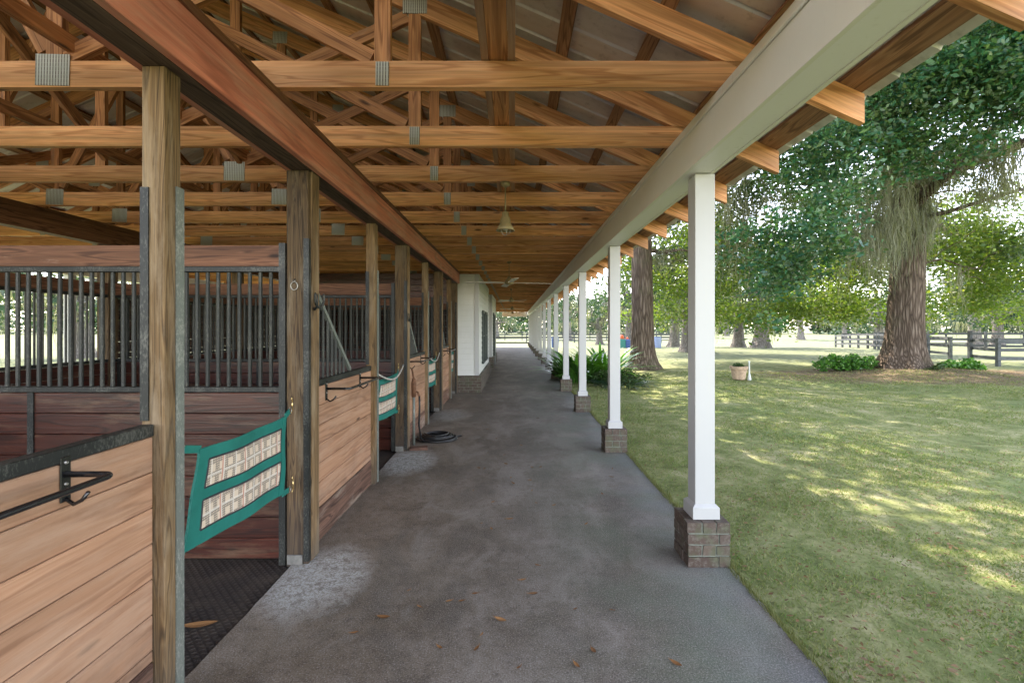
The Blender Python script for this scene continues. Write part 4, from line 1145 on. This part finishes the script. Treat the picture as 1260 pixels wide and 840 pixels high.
putfar(0, 1080, 44, .7, 'oak left of the big oak trunk, past the fence posts')
putfar(0, 1200, 46, .95, 'oak behind the corner of the paddock fence')
putfar(1, 1226, 40, .8, 'oak in the paddock at the far edge of the photo')
putfar(2, 985, 75, 1.0, 'distant oak in the gap above the open pasture')
putfar(2, 775, 42, .9, 'oak behind the tall trunked oak, over the play box')
putfar(1, 738, 55, .7, 'round oak seen between the second and third porch posts')
putfar(0, 700, 70, .8, 'distant oak between the third and fourth porch posts')
rowx = list(range(-120, 260, 13))
for i, x in enumerate(rowx):
    Y = 95+rnd.uniform(-12, 18)
    px = VX+x*F/Y
    putfar(i % 3, px, Y, rnd.uniform(.8, 1.15) if px > 760 else rnd.uniform(.55, .75), '%s distant tree in the tree line, counted from the far side of the stalls' % ordw(i+1))
for i, (x, Y, s) in enumerate(((-17, 14, .8), (-22, 24, .9), (-16, 33, .8), (-30, 40, 1.), (-24, 9, .8))):
    putfar(i % 3, VX+x*F/Y, Y, s, '%s tree glimpsed through the stall grilles' % ordw(i+1))

def woods():
    bl = []
    for x in range(-190, 330, 7):
        Yw = 150+rnd.uniform(-14, 14); hgt = rnd.uniform(9, 15)
        if not -250 < x < 400: continue
        bl.append(((x, Yw, hgt*.5), (6.5, 5, hgt*.55), 1.)); bl.append(((x+rnd.uniform(-3,3), Yw-22, 1.6), (5, 3, 2.4), .9))
    pts = cluster_points(bl, .085, 22, 1.0, 1.); pts = pts[pts[:,2] > -.4]
    tag(np_mesh('distant_woods', leaves(pts, .95, .7), 4, M['leaf_far'], rng.random(len(pts))), 'pale green woods closing the far side of the pasture', kind='stuff')
woods()
# --- shrubs and plants
def strap_plant(loc, n, L, W, mat, lab, name='plant', spread=.35, lift=1.0, parent=None, cat='plant', group=None):
    Vs = []; pid = []
    for k in range(n):
        a = rnd.uniform(0, 6.283); rr = spread*math.sqrt(rnd.random()); l = L*rnd.uniform(.6, 1.1); el = rnd.uniform(.7, 1.45)*lift
        o = np.array([rr*math.cos(a), rr*math.sin(a), 0]); a2 = a+rnd.uniform(-.6,.6); dr = np.array([math.cos(a2), math.sin(a2), 0]); sd_ = np.array([-math.sin(a2), math.cos(a2), 0])
        cen = []; e = min(el, 1.5); p = o.copy(); seg = 6
        for s_ in range(seg+1):
            cen.append(p.copy()); p = p+(dr*math.cos(e)+np.array([0,0,math.sin(e)]))*l/seg; e -= .19
        wd = [.15, .35, .8, 1, .9, .6, .05]
        q = rnd.random()
        for s_ in range(seg):
            Vs += [cen[s_]-sd_*W*wd[s_]/2, cen[s_]+sd_*W*wd[s_]/2, cen[s_+1]+sd_*W*wd[s_+1]/2, cen[s_+1]-sd_*W*wd[s_+1]/2]; pid.append(q)
    o = np_mesh(name, np.array(Vs), 4, mat, np.array(pid), parent, loc)
    if parent is None: tag(o, lab, cat, group)
    return o
def leafy(loc, rx, ry, rz_, n, size, mat, lab, name='shrub', cat='shrub'):
    c = np.array([0,0,rz_*.45])
    d = rng.normal(size=(n,3)); d /= np.linalg.norm(d, axis=1)[:,None]
    p = c+d*(rng.random(n)**.5)[:,None]*np.array([rx, ry, rz_*.6]); p = p[p[:,2] > .0]
    p += .08*np.sin(p[:,[1,2,0]]*9)
    r = empty(name, loc)
    np_mesh('foliage', leaves(p, size, .55, droop=-.2), 4, mat, rng.random(len(p)), r)
    m_ = MB()
    for k in range(8): limb(m_, (rnd.uniform(-.1,.1)*rx, rnd.uniform(-.1,.1)*ry, -.02), (rnd.uniform(-.7,.7)*rx, rnd.uniform(-.7,.7)*ry, rz_*.7), .012, .004, 0, 1, 5, 5)
    m_.build('stem', M['bark'], r)
    return tag(r, lab, cat)
def gp(px, py): Y = F*(CAMZ+.03)/(py-VY); return Vector(((px-VX)*Y/F, Y, -.03))
p = gp(700, 470); strap_plant((1.75, 13.4, -.03), 190, 1.2, .11, M['leaf_plant'], 'dark strap leaved clump growing behind the third and fourth porch posts', spread=.42, group='leafy plants at the barn edge')
strap_plant((1.95, 15.2, -.03), 90, .8, .09, M['leaf_deep'], 'dark leaved clump behind the fourth and fifth porch posts', spread=.35, group='leafy plants at the barn edge')
strap_plant((2.55, 13.9, -.03), 170, 1.4, .10, M['leaf_ginger'], 'bright green ginger clump behind the second and third porch posts', spread=.45, lift=.95, group='leafy plants at the barn edge')
strap_plant((2.75, 12.4, -.03), 110, .5, .06, M['leaf_deep'], 'low bluish green ground plant in front of the ginger clump', spread=.65, lift=.7, group='leafy plants at the barn edge')
leafy((2.95, 12.9, -.03), .9, .6, .35, 2200, .07, M['leaf_mid'], 'low dark ground cover spreading around the plants by the posts', 'ground_plant', 'shrub')
leafy((11.55, 16.4, .04), 1.15, .6, .5, 3200, .11, M['leaf_plant'], 'low bright green shrub growing beside the big oak trunk')
leafy((15.0, 15.7, .02), .75, .45, .4, 1400, .11, M['leaf_plant'], 'small green shrub on the fence side of the big oak trunk')
leafy((13.6, 15.15, .1), .3, .18, .22, 300, .09, M['leaf_mid'], 'tiny sprout at the foot of the big oak')

# pot
r = empty('flower_pot', (6.55, 13.75, -.0)); tag(r, 'weathered terracotta pot with a small green plant on the lawn', 'flower pot')
m_ = MB(); m_.lathe([(.15,0),(.17,.02),(.215,.3),(.245,.31),(.25,.385),(.23,.39),(.222,.37),(.21,.33),(0,.33)], n=28); m_.build('pot', M['terracotta'], r, smooth=False)
pl = []
d = rng.normal(size=(420,3)); d /= np.linalg.norm(d, axis=1)[:,None]; pts = np.array([-.02,0,.38])+d*(rng.random(420)**.5)[:,None]*np.array([.17,.15,.11])
np_mesh('plant', leaves(pts[pts[:,2] > .33], .06, .6), 4, M['leaf_mid'], rng.random((pts[:,2] > .33).sum()), r)
r = empty('marker_stake', (6.83, 13.7, -.02)); tag(r, 'pale grey stake with a flared foot beside the terracotta pot', 'stake')
m_ = MB(); m_.lathe([(.055,0),(.055,.04),(.045,.1),(.022,.22),(.016,.5),(.016,.54),(.0,.545)], n=14); m_.build('stake_body', M['stake'], r, smooth=True)
m_ = MB(); m_.lathe([(.024,.52),(.024,.565),(0,.57)], n=12); m_.build('cap', M['stake'], r)

# play box, barrels far away
r = empty('play_cube', ((767-VX)*36/F, 36, gz(8,36))); tag(r, 'teal and blue plastic play cube with orange top behind the tall oak', 'play cube')
m_ = MB(); m_.cbox(-.42, .12, -.3, .3, .0, .7, .04)
m_.build('cube_body', M['tealplastic'], r); m_ = MB(); m_.cbox(.125, .46, -.3, .3, 0, .68, .04); m_.build('side_panel', M['blueplastic'], r)
m_ = MB(); m_.lathe([(.2,.7),(.19,.85),(.11,1.0),(0,1.05)], c=(-.12,0,0), n=14); m_.build('orange_dome', M['orange'], r, smooth=True)
m_ = MB(); m_.lathe([(.1,.68),(.1,.8),(0,.86)], c=(.3,0,0), n=12); m_.build('knob', M['orange'], r)
def barrel(px, Y, lab, mat, s=1.):
    x = (px-VX)*Y/F; r = empty('barrel', (x, Y, gz(x, Y))); r.scale = (s,s,s)
    m_ = MB(); m_.lathe([(.26,0),(.28,.03),(.29,.3),(.3,.33),(.29,.36),(.29,.6),(.3,.63),(.29,.66),(.28,.86),(.26,.9),(0,.9)], n=20); m_.build('drum', mat, r, smooth=False)
    m_ = MB(); m_.tube([(.28*math.cos(a), .28*math.sin(a), .9) for a in [k*math.pi/8 for k in range(16)]], .015, 5, closed=True); m_.build('rim', M['blackmetal'], r)
    return tag(r, lab, 'barrel', 'plastic barrels on the pasture')
barrel(809, 37, 'pale blue barrel standing past the tall trunked oak', M['paleblue'])
barrel(683, 38, 'blue barrel seen between the far porch posts', M['blueplastic'])

# ================================================================== FENCES
def fence(pts, h, lab, rails=3, sp=2.4, mat='fencewood', tall=0, group=None, first=None):
    r = empty('board_fence', (pts[0][0], pts[0][1], 0)); o = Vector((pts[0][0], pts[0][1], 0))
    for (a, b) in zip(pts[:-1], pts[1:]):
        a, b = Vector((*a, 0)), Vector((*b, 0)); L = (b-a).length; n = max(1, round(L/sp)); d = (b-a).normalized()
        for i in range(n+(1 if b == Vector((*pts[-1],0)) else 0)):
            p = a.lerp(b, i/n); z = gz(p.x, p.y); hh = h+(tall if i == 0 and a == Vector((*pts[0],0)) else .06)
            m_ = MB(); m_.cbox(-.065, .065, -.065, .065, -.15, hh, .008); m_.build('fence_post', M[mat], r).location = p-o+Vector((0,0,z))
        m_ = MB(); side = Vector((-d.y, d.x, 0))*(.085)
        for k in range(rails):
            z = h*(k+1)/rails-.07
            for i in range(n):
                p0, p1 = a.lerp(b, i/n), a.lerp(b, (i+1)/n)
                m_.bar(p0-o+side+Vector((0,0,z+gz(p0.x,p0.y))), p1-o+side+Vector((0,0,z+gz(p1.x,p1.y)))-d*.01, .035, .13)
        m_.build('rails', M[mat], r)
    return tag(r, lab, 'fence', 'board fences around the pasture')
fence([(20.3, 21.0), (19.5, 19.0), (33, 19.0)], 1.05, 'dark board fence at the near corner of the paddock', 3, 2.6, tall=.35)
fence([(20.9, 22.6), (22.2, 26.5), (25.5, 33), (30, 44)], 1.1, 'board fence running away behind the big oak', 3, 2.4)
fence([(32, 46), (70, 46)], 1.35, 'distant dark board fence across the paddock', 3, 2.6)
fence([(26, 34), (34, 30), (52, 30)], 1.2, 'middle board fence inside the paddock', 3, 2.6)
fence([(-8, 41.5), (1.4, 41.5)], .95, 'low board fence across the far end of the aisle', 2, 3.2)
fence([(-25, 70), (30, 74)], 1.3, 'tall dark fence far beyond the open end of the aisle', 3, 2.6)
fence([(1.6, 62), (14, 60), (24, 62)], 1.2, 'far fence seen between the porch posts', 3, 2.8)

# ================================================================== GRASS AND LEAVES
N = 300000
Y = 1.2+ (rng.random(N)**1.9)*15; Xg = 1.38+(rng.random(N)**1.15)*(Y*1.12+.7)
keep = (Xg < 15) & ~((Xg < 1.42)) 
Y, Xg = Y[keep], Xg[keep]
pn = np.sin(Xg*3.1+np.sin(Y*2.2)*1.5)*np.sin(Y*2.7+Xg)
dens = rng.random(len(Y)) < (.55+.4*pn)
Y, Xg = Y[dens], Xg[dens]; n = len(Y)
def gz2(x, y): return -.03+.05*np.sin(x*.9+y*.3)*np.sin(y*.7)*np.clip((x-2.2)/3,0,1)*(x > 2.2)+.16*np.exp(-(((x-13.6)/3.2)**2+((y-15.6)/2.2)**2))
Z = gz2(Xg, Y)
h = rng.uniform(.010, .030, n)*(1+.25*pn[dens]); wv = .0016+.0009*Y
a = rng.uniform(0, 2*np.pi, n); ln = rng.uniform(.2, 1.6, n)*h
base = np.stack([Xg, Y, Z-.004], 1); s_ = np.stack([np.cos(a), np.sin(a), 0*a], 1)*wv[:,None]
b2_ = rng.uniform(0, 2*np.pi, n); tip = base+np.stack([np.cos(b2_)*ln, np.sin(b2_)*ln, h], 1)
V = np.stack([base-s_, base+s_, tip], 1).reshape(-1,3)
tag(np_mesh('grass', V, 3, M['blade'], rng.random(n)), 'short patchy lawn grass beside the concrete aisle', kind='stuff')
n = 9000
ye = 1.2+rng.random(n)**1.6*16; xe = 1.375+.012*np.sin(ye*2.3)+rng.normal(0, .018, n)
he = rng.uniform(.015, .055, n); ae = rng.uniform(0, 6.28, n)
be = np.stack([np.maximum(xe, 1.37), ye, -.035+0*ye], 1); se = np.stack([np.cos(ae), np.sin(ae), 0*ae], 1)*(.0022+.0008*ye)[:,None]
te = be+np.stack([-rng.uniform(-.2,1.1,n)*he, rng.normal(size=n)*he*.6, he+.02], 1)
tag(np_mesh('edge_grass', np.stack([be-se, be+se, te], 1).reshape(-1,3), 3, M['edge'], rng.random(n)), 'ragged grass creeping over the edge of the concrete', kind='stuff')
# fallen leaves on the lawn: uncountable litter
n = 16000
X1 = rng.normal(14, 4.2, n); Y1 = rng.normal(14.8, 1.5, n); n2 = 7000
Y2 = 1.6+rng.random(n2)**1.4*13; X2 = 1.45+rng.random(n2)*(Y2*1.1)
X1 = np.concatenate([X1, X2]); Y1 = np.concatenate([Y1, Y2]); k_ = ((X1-13.4)**2+(Y1-16.2)**2 > .9) & (X1 > 1.45); X1, Y1 = X1[k_], Y1[k_]
c_ = np.stack([X1, Y1, gz2(X1, Y1)+.022], 1); V = leaves(c_, .032, .5); V = V.reshape(-1,4,3); V[:,:,2] = (V[:,:,2]-c_[:,None,2])*.35+c_[:,None,2]
tag(np_mesh('leaf_litter', V.reshape(-1,3), 4, M['litter'], rng.random(len(c_))), 'brown fallen leaves scattered over the lawn and under the big oak', kind='stuff')
# dry leaves on the aisle
def dry_leaf(px, py, L, rz, lab, wdt=.4, curl=.3, mat='dryleaf', z=0., grp='dry leaves scattered on the concrete aisle'):
    L *= 1.35; Yl = F*(CAMZ-z)/(py-VY); x = (px-VX)*Yl/F
    m_ = MB(); vs = []; n = 8
    for i in range(n+1):
        u = i/n; wv_ = L*wdt/2*math.sin(math.pi*min(1, u*.93+.04))**.8
        zz = .004+L*curl*.5*(2*u-1)**2*.6
        vs += [((u-.5)*L, -wv_, zz+wv_*curl*.9), ((u-.5)*L, 0, zz), ((u-.5)*L, wv_*(.9), zz+wv_*curl*1.1)]
    fs = []
    for i in range(n): a_ = i*3; fs += [(a_, a_+1, a_+4, a_+3), (a_+1, a_+2, a_+5, a_+4)]
    m_.add(vs, fs); m_.tube([(-.5*L, 0, .006), (-.68*L, .03*L, .012)], .0012, 4)
    o = m_.build('dry_leaf', M[mat], loc=(x, Yl, z+.001)); o.rotation_euler = (rnd.uniform(-.12,.12), 0, rz)
    return tag(o, lab, 'leaf', grp)
big = [(616,763,.05,-.5,'curled pale brown leaf, largest in the middle of the aisle floor'), (472,760,.052,-.1,'flat tan leaf lying near the stall side of the aisle'),
       (832,817,.042,-.8,'curled yellow tan leaf nearest the lawn edge'), (656,731,.04,.1,'dark crumpled leaf in the middle of the aisle'),
       (541,797,.03,-.7,'small orange brown leaf by the bottom of the picture'), (436,779,.03,.3,'round rusty leaf close to the chalky patch'),
       (643,714,.035,.3,'pale pinkish leaf just beyond the dark crumpled leaf'), (593,781,.022,1.2,'tiny green leaf on the aisle floor'),
       (627,639,.045,.2,'forked tan leaf in the middle distance of the aisle')]
for b in big: dry_leaf(*b)
_u = [(501,727),(515,747),(553,740),(583,731),(567,840-100),(592,644),(604,651),(581,604),(656,604),(660,619),(606,618),(681,622),(740,608),(755,577),(751,587),(588,576),(597,577),(628,588),(630,595),(652,591),(623,571),(654,575),(667,575),(720,645),(706,750),(754,751),(711,819),(586,799),(639,822),(732,801),(660,696),(620,560),(640,548),(612,540),(600,528),(650,532),(628,520),(640,508),(618,500),(660,515),(690,520),(610,487),(630,480)]
for (px, py) in _u:
    dry_leaf(px+rnd.uniform(-2,2), py, rnd.uniform(.016,.034)*(1 if py > 600 else 1.35), rnd.uniform(0,6), 'small dry brown leaf lying on the concrete aisle floor', rnd.uniform(.35,.6))
dry_leaf(246, 769, .12, .2, 'dried brown leaf on the dark stall mat below the nearest guard', .28, .15, z=-.017, grp='')
